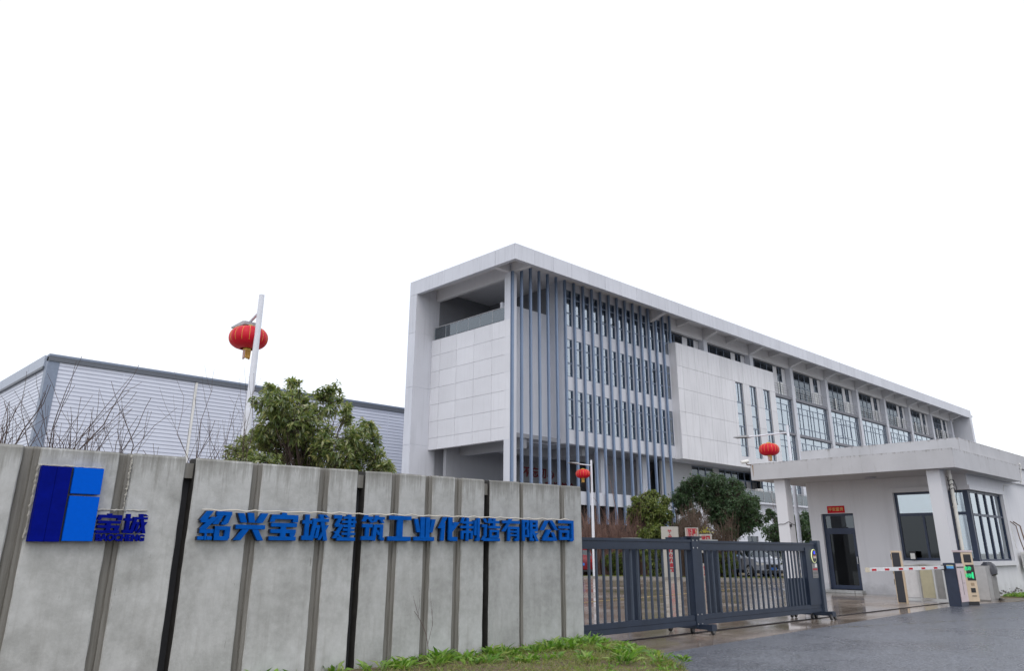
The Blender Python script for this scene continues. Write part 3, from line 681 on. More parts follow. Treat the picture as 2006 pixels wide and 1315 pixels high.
for k, x in enumerate(WX):
    for j, (a, b) in enumerate(WZ):
        m = MB(); x1 = x + .745; h = b - a; f = .05; y0, y1 = 36.812, 36.90
        m.box(x, x + f, y0, y1, a, b); m.box(x1 - .055, x1, y0, y1, a, b); m.box(x + f, x1 - f, y0, y1, a, a + f); m.box(x + f, x1 - f, y0, y1, b - f, b)
        for t in (.357, .77): m.box(x + f, x1 - f, y0 - .01, y1, a + h * t - .05, a + h * t + .05)
        if (k, j) in opened:
            z0, z1 = a + h * .42, a + h * .74       # casement pushed open, hinged on the right
            q0, q1 = Vector((x + .70, 36.80, 0)), Vector((x + .33, 36.46, 0)); nn = Vector((q1.y - q0.y, q0.x - q1.x, 0)).normalized() * .04
            def leaf(t0, t1, za, zb):
                e0, e1 = q0.lerp(q1, t0), q0.lerp(q1, t1)
                m.add([(e0.x, e0.y, za), (e1.x, e1.y, za), (e1.x + nn.x, e1.y + nn.y, za), (e0.x + nn.x, e0.y + nn.y, za), (e0.x, e0.y, zb), (e1.x, e1.y, zb), (e1.x + nn.x, e1.y + nn.y, zb), (e0.x + nn.x, e0.y + nn.y, zb)], [(0, 3, 2, 1), (4, 5, 6, 7), (0, 1, 5, 4), (1, 2, 6, 5), (2, 3, 7, 6), (3, 0, 4, 7)])
            leaf(0, .14, z0, z1); leaf(.86, 1, z0, z1); leaf(.14, .86, z0, z0 + .06); leaf(.14, .86, z1 - .06, z1)
        wdw = m.build('window', FRAMEB, B)
        bx('pane', GLASS, wdw, x + f, x1 - f, 36.83, 36.836, a + f, b - f)
        r = rnd.random()
        if r < .93:
            m = MB(); lo = a + .02; hi = b - .03 if (j != 1 or r < .45) else a + h * .36
            wavy(m, x + .03, x + (.94 if r < .8 else .5), 36.95, lo, hi)
            if r >= .8: wavy(m, x + .5, x + .94, 36.952, lo, hi)
            m.build('curtain', CURT, wdw, smooth=True)
# fins
fx = [35.40, 36.29, 37.18, 38.06, 38.95, 39.86] + [40.82 + 1.026 * k for k in range(14)]
for i, x in enumerate(fx):
    m = MB(); top = 20.62 if i not in (0,) else 19.95
    z0f = 18.22 if i == len(fx) - 1 else 3.2
    m.box(x, x + .165, 36.565, 36.585, z0f, top); m.box(x, x + .165, 36.695, 36.715, z0f, top); m.box(x + .045, x + .165, 36.586, 36.694, z0f, top)
    fo = m.build('fin', FIN, B)
    m = MB()
    zz = [9.0, 11.2, 13.0, 14.9, 16.8, 18.6] if i >= 6 else [9.0, 11.5, 14.0, 16.5]
    for z in zz: m.box(x + .07, x + .12, 36.716, 36.805 if i > 5 or i == 0 else 36.74, z, z + .04)
    for z in (6.9, 14.6): m.box(x - .002, x + .167, 36.562, 36.6, z, z + .02)
    m.build('bracket', FIN, fo)
# projecting block with three slot windows
bxs = [54.169, 54.985, 56.965, 58.985, 60.965, 62.97, 64.93, 66.89, 68.94, 70.82]; bzs = [8.51, 10.433, 12.355, 14.28, 16.20, 18.2]
slots = [(63.40, 64.72), (65.88, 67.18), (68.45, 69.73)]
holes = [(a, b, 9.47, 16.19) for a, b in slots]
m = MB(); tiles_y(m, bxs, bzs, 36.106, 36.166, holes)
for r in subrects((54.171, 70.80, 8.512, 18.19), holes): m.box(r[0], r[1], 36.15, 36.4, r[2], r[3])
m.box(54.169, 54.4, 36.401, 37.2, 8.51, 18.2); m.box(70.6, 70.8, 36.401, 37.2, 8.51, 18.2); m.box(54.41, 70.59, 36.402, 37.2, 17.98, 18.17); m.box(54.41, 70.59, 36.402, 38.2, 8.53, 8.75)
m.build('projecting_block', BLOCKP, B)
m = MB(); m.box(54.5, 70.5, 37.3, 37.4, 8.8, 18.0); m.build('block_interior', ROOM, B)
for a, b in slots:
    m = MB(); f = .06; y0, y1 = 36.24, 36.32
    for (p, q) in ((14.36, 16.19), (12.18, 13.32), (10.43, 12.18), (13.32, 14.36), (9.47, 10.43)): m.box(a, b, y0, y1, p - .05, p + .05)
    m.box(a, b, y0, y1, 16.12, 16.19); m.box(a, a + f, y0 - .004, y1, 9.47, 16.19); m.box(b - f, b, y0 - .004, y1, 9.47, 16.19)
    c = (a + b) / 2
    m.box(c - .035, c + .035, y0 - .006, y1, 14.4, 16.14); m.box(c - .035, c + .035, y0 - .006, y1, 10.48, 12.14)
    wdw = m.build('slot_window', FRAMEB, B)
    bx('pane', BAYGL, wdw, a + f, b - f, 36.275, 36.282, 9.52, 16.12)
    m = MB()
    for p, q in ((13.40, 14.30), (9.54, 10.36)):
        n = 9
        for i in range(n): xx = a + f + (b - a - 2 * f) * (i + .2) / n; m.box(xx, xx + .07, 36.30, 36.33, p, q)
    m.build('railing_slats', simple('pale slats', (.52, .55, .57), .5), wdw)
    bx('blind', BLIND, wdw, a + .05, b - .05, 36.45, 36.47, 9.6, 16.1)
# columns, bands and glazing of the long wing
CX = [35.4 + 8.07 * k for k in range(3, 12)]
for x in CX: bx('column', WHITE, B, x, x + .6, 36.75, 37.30, 16.46 if x < 70 else 0, 19.6)
for x in [35.4 + 8.07 * k for k in range(2, 12)]:
    m = MB(); m.prism([(35.0, 20.62), (35.0, 20.25), (36.85, 19.62), (36.85, 20.62)], 'x', x + .1, x + .5); m.build('canopy_bracket', SOFFIT, B)
    m = MB(); m.prism([(35.0, 20.62), (35.0, 20.33), (36.85, 20.0), (36.85, 20.62)], 'x', x + 4.1, x + 4.4); m.build('canopy_bracket', SOFFIT, B)
m = MB(); m.box(54.3, 125.7, 36.86, 37.2, 19.48, 20.61); m.build('head_beam', SOFFIT, B)
bays = [(c + .6, c + 8.07) for c in [35.4 + 8.07 * k for k in range(2, 11)]] + [(CX[-1] + .6, 125.7)]
rb = random.Random(5)
def glazing(x0, x1, za, zb, yv, withopen=False):
    m = MB(); f = .05; y0, y1 = yv, yv + .08; L = x1 - x0
    ths = [zb - .60, zb - 1.22, zb - 2.7] if zb - za > 3 else [zb - .6, zb - 1.22]
    for z in (za + f / 2, zb - f / 2, *ths): m.box(x0, x1, y0, y1, z - f / 2 - .01, z + f / 2 + .01)
    maj = [0, .228, .468, .71, .93, 1]; mino = [.13, .385, .56, .87]
    for t in maj: x = x0 + t * L; m.box(x - f * .7, x + f * .7, y0 - .01, y1, za, zb)
    for t in mino: x = x0 + t * L; m.box(x - f / 2, x + f / 2, y0 - .008, y1, za, ths[0])
    if withopen:
        for t, dx_ in ((.06, .85), (.40, .7)):
            x = x0 + t * L; z0, z1 = zb - 2.7, zb - 1.22
            m.tube([(x, y0, z0), (x + .35, y0 - dx_, z0 - .02), (x + .35, y0 - dx_, z1 - .02), (x, y0, z1), (x, y0, z0)], .035, 4)
            m.box(x + .02, x + .62, y1 + .02, y1 + .03, z0, z1)
    wdw = m.build('window', FRAMEB, B)
    bx('pane', BAYGL, wdw, x0 + .02, x1 - .02, yv + .03, yv + .037, za + .03, zb - .03)
    m = MB(); 
    mm = sorted(maj + mino)
    for i, (a, b) in enumerate(zip(maj, maj[1:])):
        xa, xb = x0 + a * L + .02, x0 + b * L - .02
        low = za + .05 if rb.random() < .9 else za + rb.uniform(.8, 1.8)
        if b == 1: low = zb - 2.2
        m.add([(xa, yv + .25, low), (xb, yv + .25, low), (xb, yv + .25, zb), (xa, yv + .25, zb)], [(0, 1, 2, 3)])
    m.build('blind', BLIND, wdw)
    return wdw
for i, (a, b) in enumerate(bays):
    last = i == len(bays) - 1
    if a > 70.9 or b > 71:
        if not last:
            for z0, z1 in ((16.20, 16.47), (12.54, 12.78), (8.5, 8.78)): bx('floor_band', SLAB, B, a, b, 36.86, 37.3, z0, z1)
            glazing(a + .01, b - .01, 12.79, 16.17, 37.02, i == 4); glazing(a + .01, b - .01, 8.80, 12.52, 37.02)
            glazing(a + .01, b - .01, 5.4, 8.45, 37.02)
    # fourth floor loggia: dark glazing, pier, narrow window, railing
    yv = 37.3; za, zb = 16.5, 19.47; L = b - a
    if L > 3:
        m = MB(); m.box(a + L * .66, a + L * .76, yv + .02, yv + .2, za, zb); m.box(a + L * .90, b, yv + .02, yv + .2, za, zb); m.build('pier', SOFFIT, B)
        for p, q, mj in ((a, a + L * .66, (0, .25, .5, .75, 1)), (a + L * .76, a + L * .90, (0, .5, 1))):
            m = MB()
            for z in (za + .03, zb - .03, zb - .75, zb - 1.45): m.box(p, q, yv + .04, yv + .12, z - .03, z + .03)
            for t in mj: x = p + (q - p) * t; m.box(x - .04, x + .04, yv + .03, yv + .12, za, zb)
            wdw = m.build('loggia_window', FRAMEB, B)
            bx('pane', DGLASS, wdw, p, q, yv + .07, yv + .077, za + .05, zb - .05)
            m = MB()
            for t in (.06, .19, .55, .9):
                if rb.random() < .6: x = p + (q - p) * t; wavy(m, x, x + rb.uniform(.2, .45), yv + .045 - .02, za + .06, zb - 1.5, .01)
            if m.v: m.build('curtain', CURT, wdw)
    if not last and b > 71:
        m = MB(); x0 = max(a, 70.9)
        for z in (17.54, 17.30, 17.04, 16.78): m.tube([(x0, 36.92, z), (b, 36.92, z)], .018 if z < 17.5 else .026, 6)
        n = int((b - x0) / 1.06)
        for q in range(n + 1): x = x0 + .1 + q * 1.06; m.box(x - .02, x + .02, 36.9, 36.94, 16.47, 17.54)
        m.build('railing', RAIL, B)
# ground storey under the block, base wall, terrace glass
gh = [(58.5, 61.85, 5.7, 8.45), (62.8, 70.6, 5.7, 8.45)]
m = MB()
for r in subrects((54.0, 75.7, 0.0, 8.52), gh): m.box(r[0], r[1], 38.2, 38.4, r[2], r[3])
m.build('ground_storey_wall', painted('plain grey wall', (.42, .43, .45), .1), B)  # wall below the block is plain grey
for (a, b, za, zb) in gh:
    n = 3 if b - a < 4 else 7; m = MB()
    for z in (za + .03, zb - .03, zb - .78): m.box(a, b, 38.24, 38.34, z - .045, z + .045)
    for i in range(n + 1): x = a + (b - a) * i / n; m.box(x - .05, x + .05, 38.23, 38.34, za, zb)
    wdw = m.build('ground_window', FRAMEB, B)
    bx('pane', DGLASS, wdw, a, b, 38.28, 38.287, za, zb)
    m = MB()
    for i in range(n):
        x = a + (b - a) * i / n; wavy(m, x + .25, x + (b - a) / n - .05, 38.27 - .012, za, zb - .8, .008, .16)
    m.build('curtain', GCURT, wdw)
m = MB(); m.box(54.1, 64.3, 36.8, 37.0, 0, 5.5); m.box(64.3, 66.2, 36.8, 37.0, 2.72, 5.5); m.box(66.2, 125, 36.8, 37.0, 0, 5.5); m.box(54.1, 125, 36.3, 38.2, 5.5, 5.64); m.build('base_wall', WHITE, B)
m = MB(); m.box(64.3, 66.2, 36.9, 36.95, .9, 2.72); m.build('basement_window', DGLASS, B); bx('basement_window_frame', FRAME, B, 65.2, 65.28, 36.88, 36.96, .9, 2.72)
for k in range(17):
    x = 55.0 + k * 1.5
    bx('terrace_glass', RGLASS, B, x, x + 1.46, 36.33, 36.342, 5.66, 6.58)
m = MB(); m.tube([(54.2, 36.336, 6.66), (81, 36.336, 6.66)], .032, 8)
for k in range(18): x = 54.98 + k * 1.5; m.box(x - .02, x + .02, 36.31, 36.36, 5.55, 6.64)
m.build('terrace_handrail', RAIL, B)
m = MB(); m.tube([(52.5, 37.6, 5.4), (52.5, 37.6, 8.6)], .09, 8); m.tube([(71.1, 38.1, 5.64), (71.1, 38.1, 8.5)], .08, 8); m.build('rain_pipe', PIPE, B)
bx('rear_wall', WHITE, B, 36.2, 125.7, 45.7, 46.0, 0, 20.6)
def ac_unit(x, y, z, lab, rz=0, s=1.0, tall=1):
    t = thing('air_conditioner', lab, 'air conditioner', (x, y, z), rz)
    m = MB(); m.box(-.45 * s, .45 * s, -.16 * s, .16 * s, 0, .62 * s * tall); m.build('casing', WPLAST, t, local=True, bevel=.01)
    for q in range(tall):
        m = MB()
        for rr in (.05, .1, .15, .2, .24): m.lathe([(rr * s, 0), ((rr + .012) * s, 0)], 20)
        m.v = [(p[0] - .12 * s, -.163 * s, p[1] + (.31 + .62 * q) * s) for p in m.v]; m.build('fan_grille', BLACK, t, local=True)
    m = MB()
    for i in range(9): m.box(-.452 * s, -.45 * s + .001, (-.13 + i * .03) * s, (-.115 + i * .03) * s, .08 * s, .54 * s)
    m.build('side_vent', RAIL, t, local=True)
    return t
ac_unit(67.3, 36.9, 5.64, 'tall white air conditioner unit with two fans behind the terrace glass', 0, 1.0, 2)

# ------------------------------------------------------------------ guardhouse
G = thing('guardhouse', 'pale grey single storey guardhouse with a flat overhanging canopy, two pillars and a corner window', 'building', (29.9, 8.69, 0))
holes = [(12.70, 13.93, .10, 2.78), (8.0, 11.15, 1.14, 3.43)]
m = MB()
for r in subrects((8.69, 14.40, 0, 3.955), holes): m.box(29.90, 30.15, r[0], r[1], r[2], r[3])
for r in subrects((30.151, 44.0, 0, 3.955), [(29, 33.50, 1.14, 3.43)]): m.box(r[0], r[1], 8.69, 8.94, r[2], r[3])
m.box(30.151, 44, 14.15, 14.40, 0, 3.955); m.box(43.75, 44, 8.95, 14.14, 0, 3.95)
GW = painted('guardhouse wall plaster', (0.66, 0.67, 0.705), 0.14, grime=.45); m.build('wall', GW, G)
def canopy_mat():
    m, nt, b = newmat('stained canopy render')
    tc = N(nt, 'ShaderNodeTexCoord'); sx = N(nt, 'ShaderNodeSeparateXYZ'); nt.links.new(tc.outputs['Object'], sx.inputs[0])
    f1 = noise(nt, .9, 6, .6); f3 = noise(nt, 1.5, 8, .75, stretch=(4.5, 4.5, .45)); f5 = noise(nt, 14, 5, .7)
    c = ramp(nt, f1, [(.3, (.45, .455, .475)), (.7, (.53, .535, .56))])
    def edge(top, depth):
        d = N(nt, 'ShaderNodeMath', operation='SUBTRACT'); d.inputs[0].default_value = top; nt.links.new(sx.outputs[2], d.inputs[1])
        ab = N(nt, 'ShaderNodeMath', operation='ABSOLUTE'); nt.links.new(d.outputs[0], ab.inputs[0])
        w = N(nt, 'ShaderNodeMath', operation='MULTIPLY_ADD'); nt.links.new(f3, w.inputs[0]); w.inputs[1].default_value = depth * 4.2; w.inputs[2].default_value = -depth * 1.75; w.use_clamp = False
        q = N(nt, 'ShaderNodeMath', operation='SUBTRACT'); nt.links.new(w.outputs[0], q.inputs[0]); nt.links.new(ab.outputs[0], q.inputs[1])
        return ramp(nt, q.outputs[0], [(0.0, (0, 0, 0)), (.10, (.8, .8, .8))])
    c = mixc(nt, edge(4.56, .12), c, (.15, .14, .125)); c = mixc(nt, edge(5.12, .15), c, (.14, .13, .115))
    st = ramp(nt, f3, [(.56, (0, 0, 0)), (.72, (.5, .5, .5))]); c = mixc(nt, st, c, (.30, .295, .285))
    nt.links.new(c, b.inputs['Base Color']); b.inputs['Roughness'].default_value = .8; bump(nt, b, f5, .2, .01)
    return m
CAN = canopy_mat()
m = MB(); m.box(27.40, 34.75, 8.22, 15.30, 3.955, 4.56); m.build('canopy', CAN, G, bevel=.008)
m = MB(); m.box(29.27, 44.2, 8.53, 14.15, 4.562, 5.10); m.build('parapet', CAN, G, bevel=.008)
bx('roof_edge', GW, G, 34.76, 44.1, 8.60, 14.3, 3.957, 4.55)
for y0, y1 in ((14.11, 14.54), (8.78, 9.19)): bx('pillar', GW, G, 27.66, 28.10, y0, y1, 0, 3.95, bevel=.006)
# door
d = thing_door = MB(); f = .07
m = MB(); x0, x1 = 30.02, 30.09
m.box(x0, x1, 12.70, 12.77, .10, 2.78); m.box(x0, x1, 13.84, 13.93, .10, 2.78); m.box(x0, x1, 12.77, 13.84, 2.70, 2.78); m.box(x0, x1, 12.77, 13.84, 2.12, 2.26); m.box(x0 + .01, x1, 12.77, 12.86, .12, 2.12); m.box(x0 + .01, x1, 13.74, 13.84, .12, 2.12); m.box(x0 + .01, x1, 12.86, 13.74, .12, .26); m.box(x0 + .01, x1, 12.86, 13.74, 2.05, 2.12)
door = m.build('door', FRAME, G)
bx('door_glass', glassmat('black door glass', (.05, .055, .06), 1.5, .0), door, 30.06, 30.065, 12.86, 13.74, .26, 2.05)
bx('transom_glass', DGLASS, door, 30.055, 30.06, 12.77, 13.84, 2.26, 2.70)
bx('interior', DARK, door, 30.4, 30.45, 12.0, 14.1, .0, 2.9)
bx('handle', STEEL, door, 29.985, 30.02, 12.79, 12.81, 1.0, 1.25)
bx('door_step', CONC, G, 29.62, 30.03, 12.62, 14.02, 0, .10, bevel=.01)
# corner window
m = MB(); x0, x1 = 29.95, 30.03; yA, yB = 8.74, 11.15
m.box(x0, x1, yB - .08, yB, 1.14, 3.43); m.box(x0, x1, yA + .17, yB - .08, 1.14, 1.23); m.box(x0, x1, yA + .17, yB - .08, 3.35, 3.43); m.box(x0 - .005, x1, yA + .17, yB - .08, 2.62, 2.72)
for y in (10.28, 9.42): m.box(x0 + .005, x1, y - .035, y + .035, 1.23, 2.62)
m.box(x0 + .002, x1, 9.24, 9.36, 1.23, 3.35)
wA = m.build('corner_window', FRAME, G)
m = MB(); m.box(29.94, 30.11, 8.735, 8.905, 1.14, 3.43); m.build('corner_post', FRAME, G)
DARKG = DGLASS
bx('pane', glassmat('dark guardroom glass', (.22, .25, .26), 1.5, .015), wA, 29.985, 29.99, 9.36, yB - .08, 1.23, 2.62); bx('pane', GLASS, wA, 29.985, 29.99, 9.36, yB - .08, 2.72, 3.35); bx('pane', GLASS, wA, 29.985, 29.99, 8.91, 9.24, 1.23, 3.35)
bx('blind', GREENB, wA, 30.12, 30.14, 9.36, yB - .08, 2.66, 3.36)
bx('blind', GREENB, wA, 30.12, 30.14, 8.93, 9.3, 1.2, 3.36)
m = MB(); y0, y1 = 8.74, 8.82; xa, xb = 30.11, 33.50
for z in (1.16, 2.63, 3.39): m.box(xa, xb, y0, y1, z - .04, z + .04)
for i in range(5): x = xa + (xb - xa) * i / 4; m.box(x - .045, x + .045, y0 - .005, y1, 1.14, 3.43)
wB = m.build('side_window', FRAME, G)
bx('pane', GLASS, wB, xa, xb, 8.775, 8.78, 1.2, 3.38)
m = MB(); rr = random.Random(4)
for i in range(4):
    x = xa + (xb - xa) * i / 4; wavy(m, x + .12, x + .78, 8.95, 1.15 + rr.uniform(0, .25), 3.4, .03, .2)
m.build('curtain', GREENB, wB, smooth=True)
m = MB(); m.box(30.4, 34, 11.5, 11.6, .1, 3.9); m.box(33.9, 34, 8.95, 11.5, .1, 3.9); m.box(30.2, 43, 9, 14, 3.8, 3.9); m.build('inner_wall', simple('guardroom wall', (.30, .31, .30), .8), G)
m = MB(); m.box(29.83, 29.90, 8.62, 11.31, 3.432, 3.59); m.box(29.90, 33.73, 8.62, 8.69, 3.432, 3.56); m.box(33.52, 33.73, 8.63, 8.69, 1.14, 3.432); m.box(29.84, 29.90, 11.16, 11.31, 1.14, 3.432); m.build('window_surround', GW, G)
m = MB(); m.box(29.80, 29.90, 8.58, 11.28, .985, 1.135); m.box(29.90, 33.72, 8.58, 8.69, .985, 1.135); m.build('sill', GW, G, bevel=.006)
m = MB(); m.tube([(28.17, 8.66, 3.95), (28.17, 8.66, 0.02)], .055, 12); m.tube([(28.17, 8.66, 3.60), (28.17, 8.66, 3.52)], .066, 12); m.tube([(28.17, 8.66, 2.90), (28.17, 8.66, 2.78)], .066, 12)
m.build('drain_pipe', PIPE, G, smooth=True)
m = MB(); m.lathe([(0, 3.90), (.17, 3.90), (.19, 3.925), (.19, 3.955)], 24, (29.0, 11.52, 0)); m.build('ceiling_lamp', simple('grey lamp glass', (.35, .36, .42), .4), G)
# peeling paint at the foot of the side wall
m = MB(); rr = random.Random(9)
for i in range(26):
    x = 30.3 + 3.6 * i / 26 + rr.uniform(-.05, .05); z = .1 + rr.uniform(0, .13); s = rr.uniform(.03, .11)
    n = 7; o = [(x + s * rr.uniform(.5, 1.2) * 1.6 * math.cos(2 * PI * k / n), 8.6865 - .0002 * i, z + s * rr.uniform(.4, 1) * .6 * math.sin(2 * PI * k / n)) for k in range(n)]
    m.add(o, [tuple(range(n))])
m.build('peeled_patches', simple('exposed dark render', (.12, .115, .11), .9, 0, .4, 20), G)
m = MB(); m.add([(27.395, 15.22, 4.50), (27.395, 15.17, 4.52), (27.395, 15.18, 4.2), (27.395, 15.195, 4.02), (27.395, 15.205, 4.25)], [(0, 1, 2, 3, 4)]); m.build('rust_streak', simple('rust stain', (.30, .20, .13), .8, 0, .3, 20), G)
# things fixed on or near it
ban = thing('door_banner', 'small red paper banner with gold Chinese characters above the guardhouse door', 'banner', (29.89, 13.32, 2.93))
m = MB(); m.box(29.886, 29.897, 12.99, 13.65, 2.80, 3.055); m.build('paper', REDPAPER, ban)
text_mesh('平安富贵', 'gold_characters', simple('pale gold ink', (.62, .48, .16), .6), ban, .145, frame_M((-.009, 0, -.005), (0, -1, 0), (0, 0, 1)), .001, .001, 1.02)
t = thing('flood_light', 'small black floodlight on the sill below the dark guardhouse window', 'lamp', (29.8, 10.74, 1.135))
m = MB(); m.box(29.70, 29.76, 10.64, 10.84, 1.17, 1.45); m.build('housing', BLACK, t, bevel=.008); bx('lens', WPLAST, t, 29.694, 29.70, 10.665, 10.815, 1.19, 1.38); m = MB(); m.tube([(29.77, 10.74, 1.2), (29.82, 10.74, 1.13)], .012, 6); m.build('bracket', BLACK, t)
t = thing('security_camera', 'white bullet camera with rusty bracket at the left front corner of the guardhouse canopy', 'camera', (27.4, 15.3, 4.55))
m = MB(); m.tube([(27.30, 15.30, 4.66), (27.10, 15.44, 4.62)], .065, 12); m.tube([(27.10, 15.44, 4.62), (27.06, 15.47, 4.612)], .055, 12); m.build('camera_body', WPLAST, t, smooth=True)
m = MB(); m.tube([(27.42, 15.26, 4.52), (27.25, 15.33, 4.52), (27.22, 15.36, 4.61)], .022, 6); m.build('bracket', simple('rusty bracket', (.10, .055, .035), .8), t)
# cables
m = MB(); pts = []
rr = random.Random(2)
for i in range(40): z = 3.75 - 2.4 * i / 39; pts.append((28.09 + rr.uniform(-.015, .02), 8.72 + rr.uniform(-.03, .02), z))
m.tube(pts, .011, 5)
for z in (3.62, 3.48, 3.35):
    m.tube([(28.17 + .075 * math.cos(a), 8.66 + .075 * math.sin(a), z + .03 * math.sin(2 * a)) for a in np.linspace(0, 2 * PI, 13)], .010, 5)
m.tube([(28.25, 8.60, 3.65), (28.30, 8.55, 3.4), (28.24, 8.6, 3.1), (28.25, 8.6, 2.85)], .012, 5)
tag(m.build('cable', BCABLE), 'black cables wound round the cream drain pipe and down the right hand pillar', 'cable')
m = MB(); yy = np.linspace(14.54, 14.11, 9); m.tube([(27.64, y, 2.33 + .02 * math.sin(k) + .012 * k) for k, y in enumerate(yy)] + [(27.9, 14.09, 2.36), (28.12, 14.09, 2.33)], .009, 5); m.box(27.66, 27.74, 14.05, 14.10, 2.26, 2.36)
tag(m.build('cable', BCABLE), 'thin black wire tied round the left pillar of the guardhouse', 'cable')
m = MB(); m.tube([(34.72, 8.20, 4.6), (34.86, 8.2, 4.62), (34.9, 8.2, 4.5), (34.92, 8.3, 3.9)], .03, 8); m.tube([(34.92, 8.3, 3.9), (34.0, 8.66, 3.8), (33.9, 8.67, 3.6), (33.85, 8.67, 2.5), (33.9, 8.6, 1.5)], .012, 5)
tag(m.build('cable', WPLAST), 'white conduit and wire dropping from the canopy end beside the side window', 'cable')
m = MB(); m.tube([(33.95, 8.66, 2.5), (34.15, 8.55, 2.35), (34.1, 8.5, 1.9), (34.2, 8.45, 1.45)], .02, 6); m.tube([(34.35, 8.66, 2.5), (34.55, 8.52, 2.35), (34.45, 8.45, 1.9), (34.6, 8.4, 1.4)], .026, 6)
tag(m.build('refrigerant_pipe', simple('brown pipe wrap', (.16, .11, .085), .7)), 'brown wrapped pipes curling from the guardhouse wall down to the air conditioner', 'pipe')
ac_unit(34.55, 8.42, .85, 'white air conditioner unit on the guardhouse side wall at the right edge', 0, .95)

# ------------------------------------------------------------------ vehicle barrier and kiosk
t = thing('barrier_gate', 'navy and pale pink barrier cabinet with a lowered white boom with red bands', 'barrier', (24.9, 8.0, 0))
m = MB(); m.box(24.70, 25.32, 7.86, 8.17, 0.0, 1.13); cab = m.build('cabinet', NAVYB, t, bevel=.008)
bx('side_door', PINK, cab, 24.74, 25.30, 7.835, 7.858, .12, 1.11, bevel=.004)
m = MB(); m.box(25.0, 25.012, 7.830, 7.835, .3, .92); m.box(25.0, 25.2, 7.830, 7.835, .60, .606); m.build('door_seam', BLACK, cab)
bx('top_band', BLACK, cab, 24.72, 25.31, 7.832, 7.835, 1.0, 1.035)
bx('sticker', simple('blue sticker', (.12, .38, .72), .4), cab, 24.692, 24.70, 7.90, 8.08, .985, 1.055); bx('sticker_band', simple('pale yellow sticker', (.6, .6, .3), .4), cab, 24.692, 24.70, 7.90, 8.08, 1.056, 1.075)
m = MB(); m.box(19.66, 24.66, 8.13, 8.20, .965, 1.055); boom = m.build('boom', simple('white boom enamel', (.70, .71, .72), .3), t, bevel=.006)
for x in (19.78, 20.55, 21.42, 22.08, 22.95, 23.86): bx('red_band', REDPAPER, boom, x, x + .26, 8.126, 8.13, .985, 1.03)
bx('boom_end', simple('cream plastic', (.65, .60, .48), .5), boom, 19.57, 19.66, 8.125, 8.205, .955, 1.06, bevel=.006)
m = MB(); m.tube([(24.64, 8.165, 1.01), (24.72, 8.165, 1.01)], .07, 14); m.build('pivot', BLACK, t)
t = thing('parking_kiosk', 'tan parking kiosk with a camera head and a lit green display beside the barrier', 'kiosk', (25.78, 7.95, 0), math.radians(-32))
m = MB(); m.box(-.19, .19, -.15, .15, .10, 1.42); body = m.build('body', TAN, t, local=True, bevel=.008)
m = MB(); m.box(-.17, .17, -.13, .13, 0, .10); m.build('plinth', BLACK, t, local=True)
bx_ = lambda n, mat, par, *b: MB().box(*b).build(n, mat, par, local=True)
bx_('roof_cap', PINK, t, -.21, .20, -.165, .16, 1.42, 1.47); bx_('left_side', NAVYB, t, -.196, -.19, -.14, .14, 1.05, 1.41)
m = MB(); m.box(-.12, .12, -.162, -.15, 1.14, 1.36); m.build('camera_window', BLACK, body, local=True, bevel=.004)
bx_('display', BLACK, body, -.10, .17, -.158, -.15, .66, 1.08)
text_mesh('自动', 'green_text', LEDG, body, .115, frame_M((-.045, -.16, .97), (1, 0, 0), (0, 0, 1)), .001, .004)
text_mesh('识别', 'green_text', LEDG, body, .115, frame_M((-.045, -.16, .78), (1, 0, 0), (0, 0, 1)), .001, .004)
bx_('green_bar', LEDG, body, .06, .11, -.16, -.158, .71, .88)
bx_('sticker', simple('brown sticker', (.35, .26, .17), .5), body, -.02, .09, -.156, -.15, .52, .60); bx_('speaker_grille', BLACK, body, -.05, .10, -.156, -.15, .34, .46)
m = MB(); m.box(-.05, .10, -.155, -.15, .255, .265); m.box(-.05, .10, -.155, -.15, .235, .242); m.build('print', BLACK, body, local=True)
t = thing('recognition_pillar', 'slim black fronted pillar with tan edges standing behind the barrier boom', 'pillar', (25.35, 9.6, 0))
m = MB(); m.box(25.22, 25.33, 9.465, 9.745, 0, 1.45); m.build('body', TAN, t, bevel=.006); bx('front', simple('black acrylic', (.02, .022, .03), .3), t, 25.205, 25.22, 9.495, 9.715, .02, 1.40)
m = MB(); [m.box(25.25, 25.3, 9.745, 9.77, z, z + .16) for z in (1.2, .8, .5)]; m.build('side_lamps', BLACK, t)
t = thing('pedestrian_barrier', 'stainless pedestrian barrier with beige and clear panels below the guardhouse window', 'barrier', (26.3, 9.1, 0))
m = MB(); m.box(26.25, 26.33, 8.18, 9.98, 1.03, 1.08); m.box(26.24, 26.34, 8.18, 9.98, .03, .10)
for y in (9.98, 9.42, 8.98, 8.70, 8.22): m.box(26.25, 26.33, y - .03, y + .03, 0, 1.05)
m.build('frame', STEEL, t, bevel=.005)
bx('white_panel', simple('milky panel', (.62, .62, .63), .25), t, 26.28, 26.30, 9.46, 9.95, .12, 1.02); bx('beige_panel', simple('beige panel', (.46, .43, .30), .3), t, 26.28, 26.30, 9.02, 9.38, .12, 1.02); bx('grey_panel', simple('grey panel', (.26, .26, .26), .3), t, 26.28, 26.30, 8.73, 8.94, .12, 1.02); bx('beige_panel', MATS['beige panel'], t, 26.28, 26.30, 8.26, 8.67, .12, 1.02)
t = thing('grey_cabinet', 'grey ribbed metal cabinet between the parking kiosk and the guardhouse corner', 'cabinet', (28.8, 8.35, 0))
m = MB(); m.box(28.35, 29.25, 8.15, 8.55, 0, 1.02)
for i in range(14): x = 28.75 + i * .035; m.box(x, x + .015, 8.135, 8.15, .05, .95)
m.build('casing', simple('grey cabinet enamel', (.30, .30, .30), .45), t); bx('left_face', simple('pale cabinet enamel', (.48, .48, .48), .45), t, 28.335, 28.35, 8.16, 8.54, .03, 1.0)
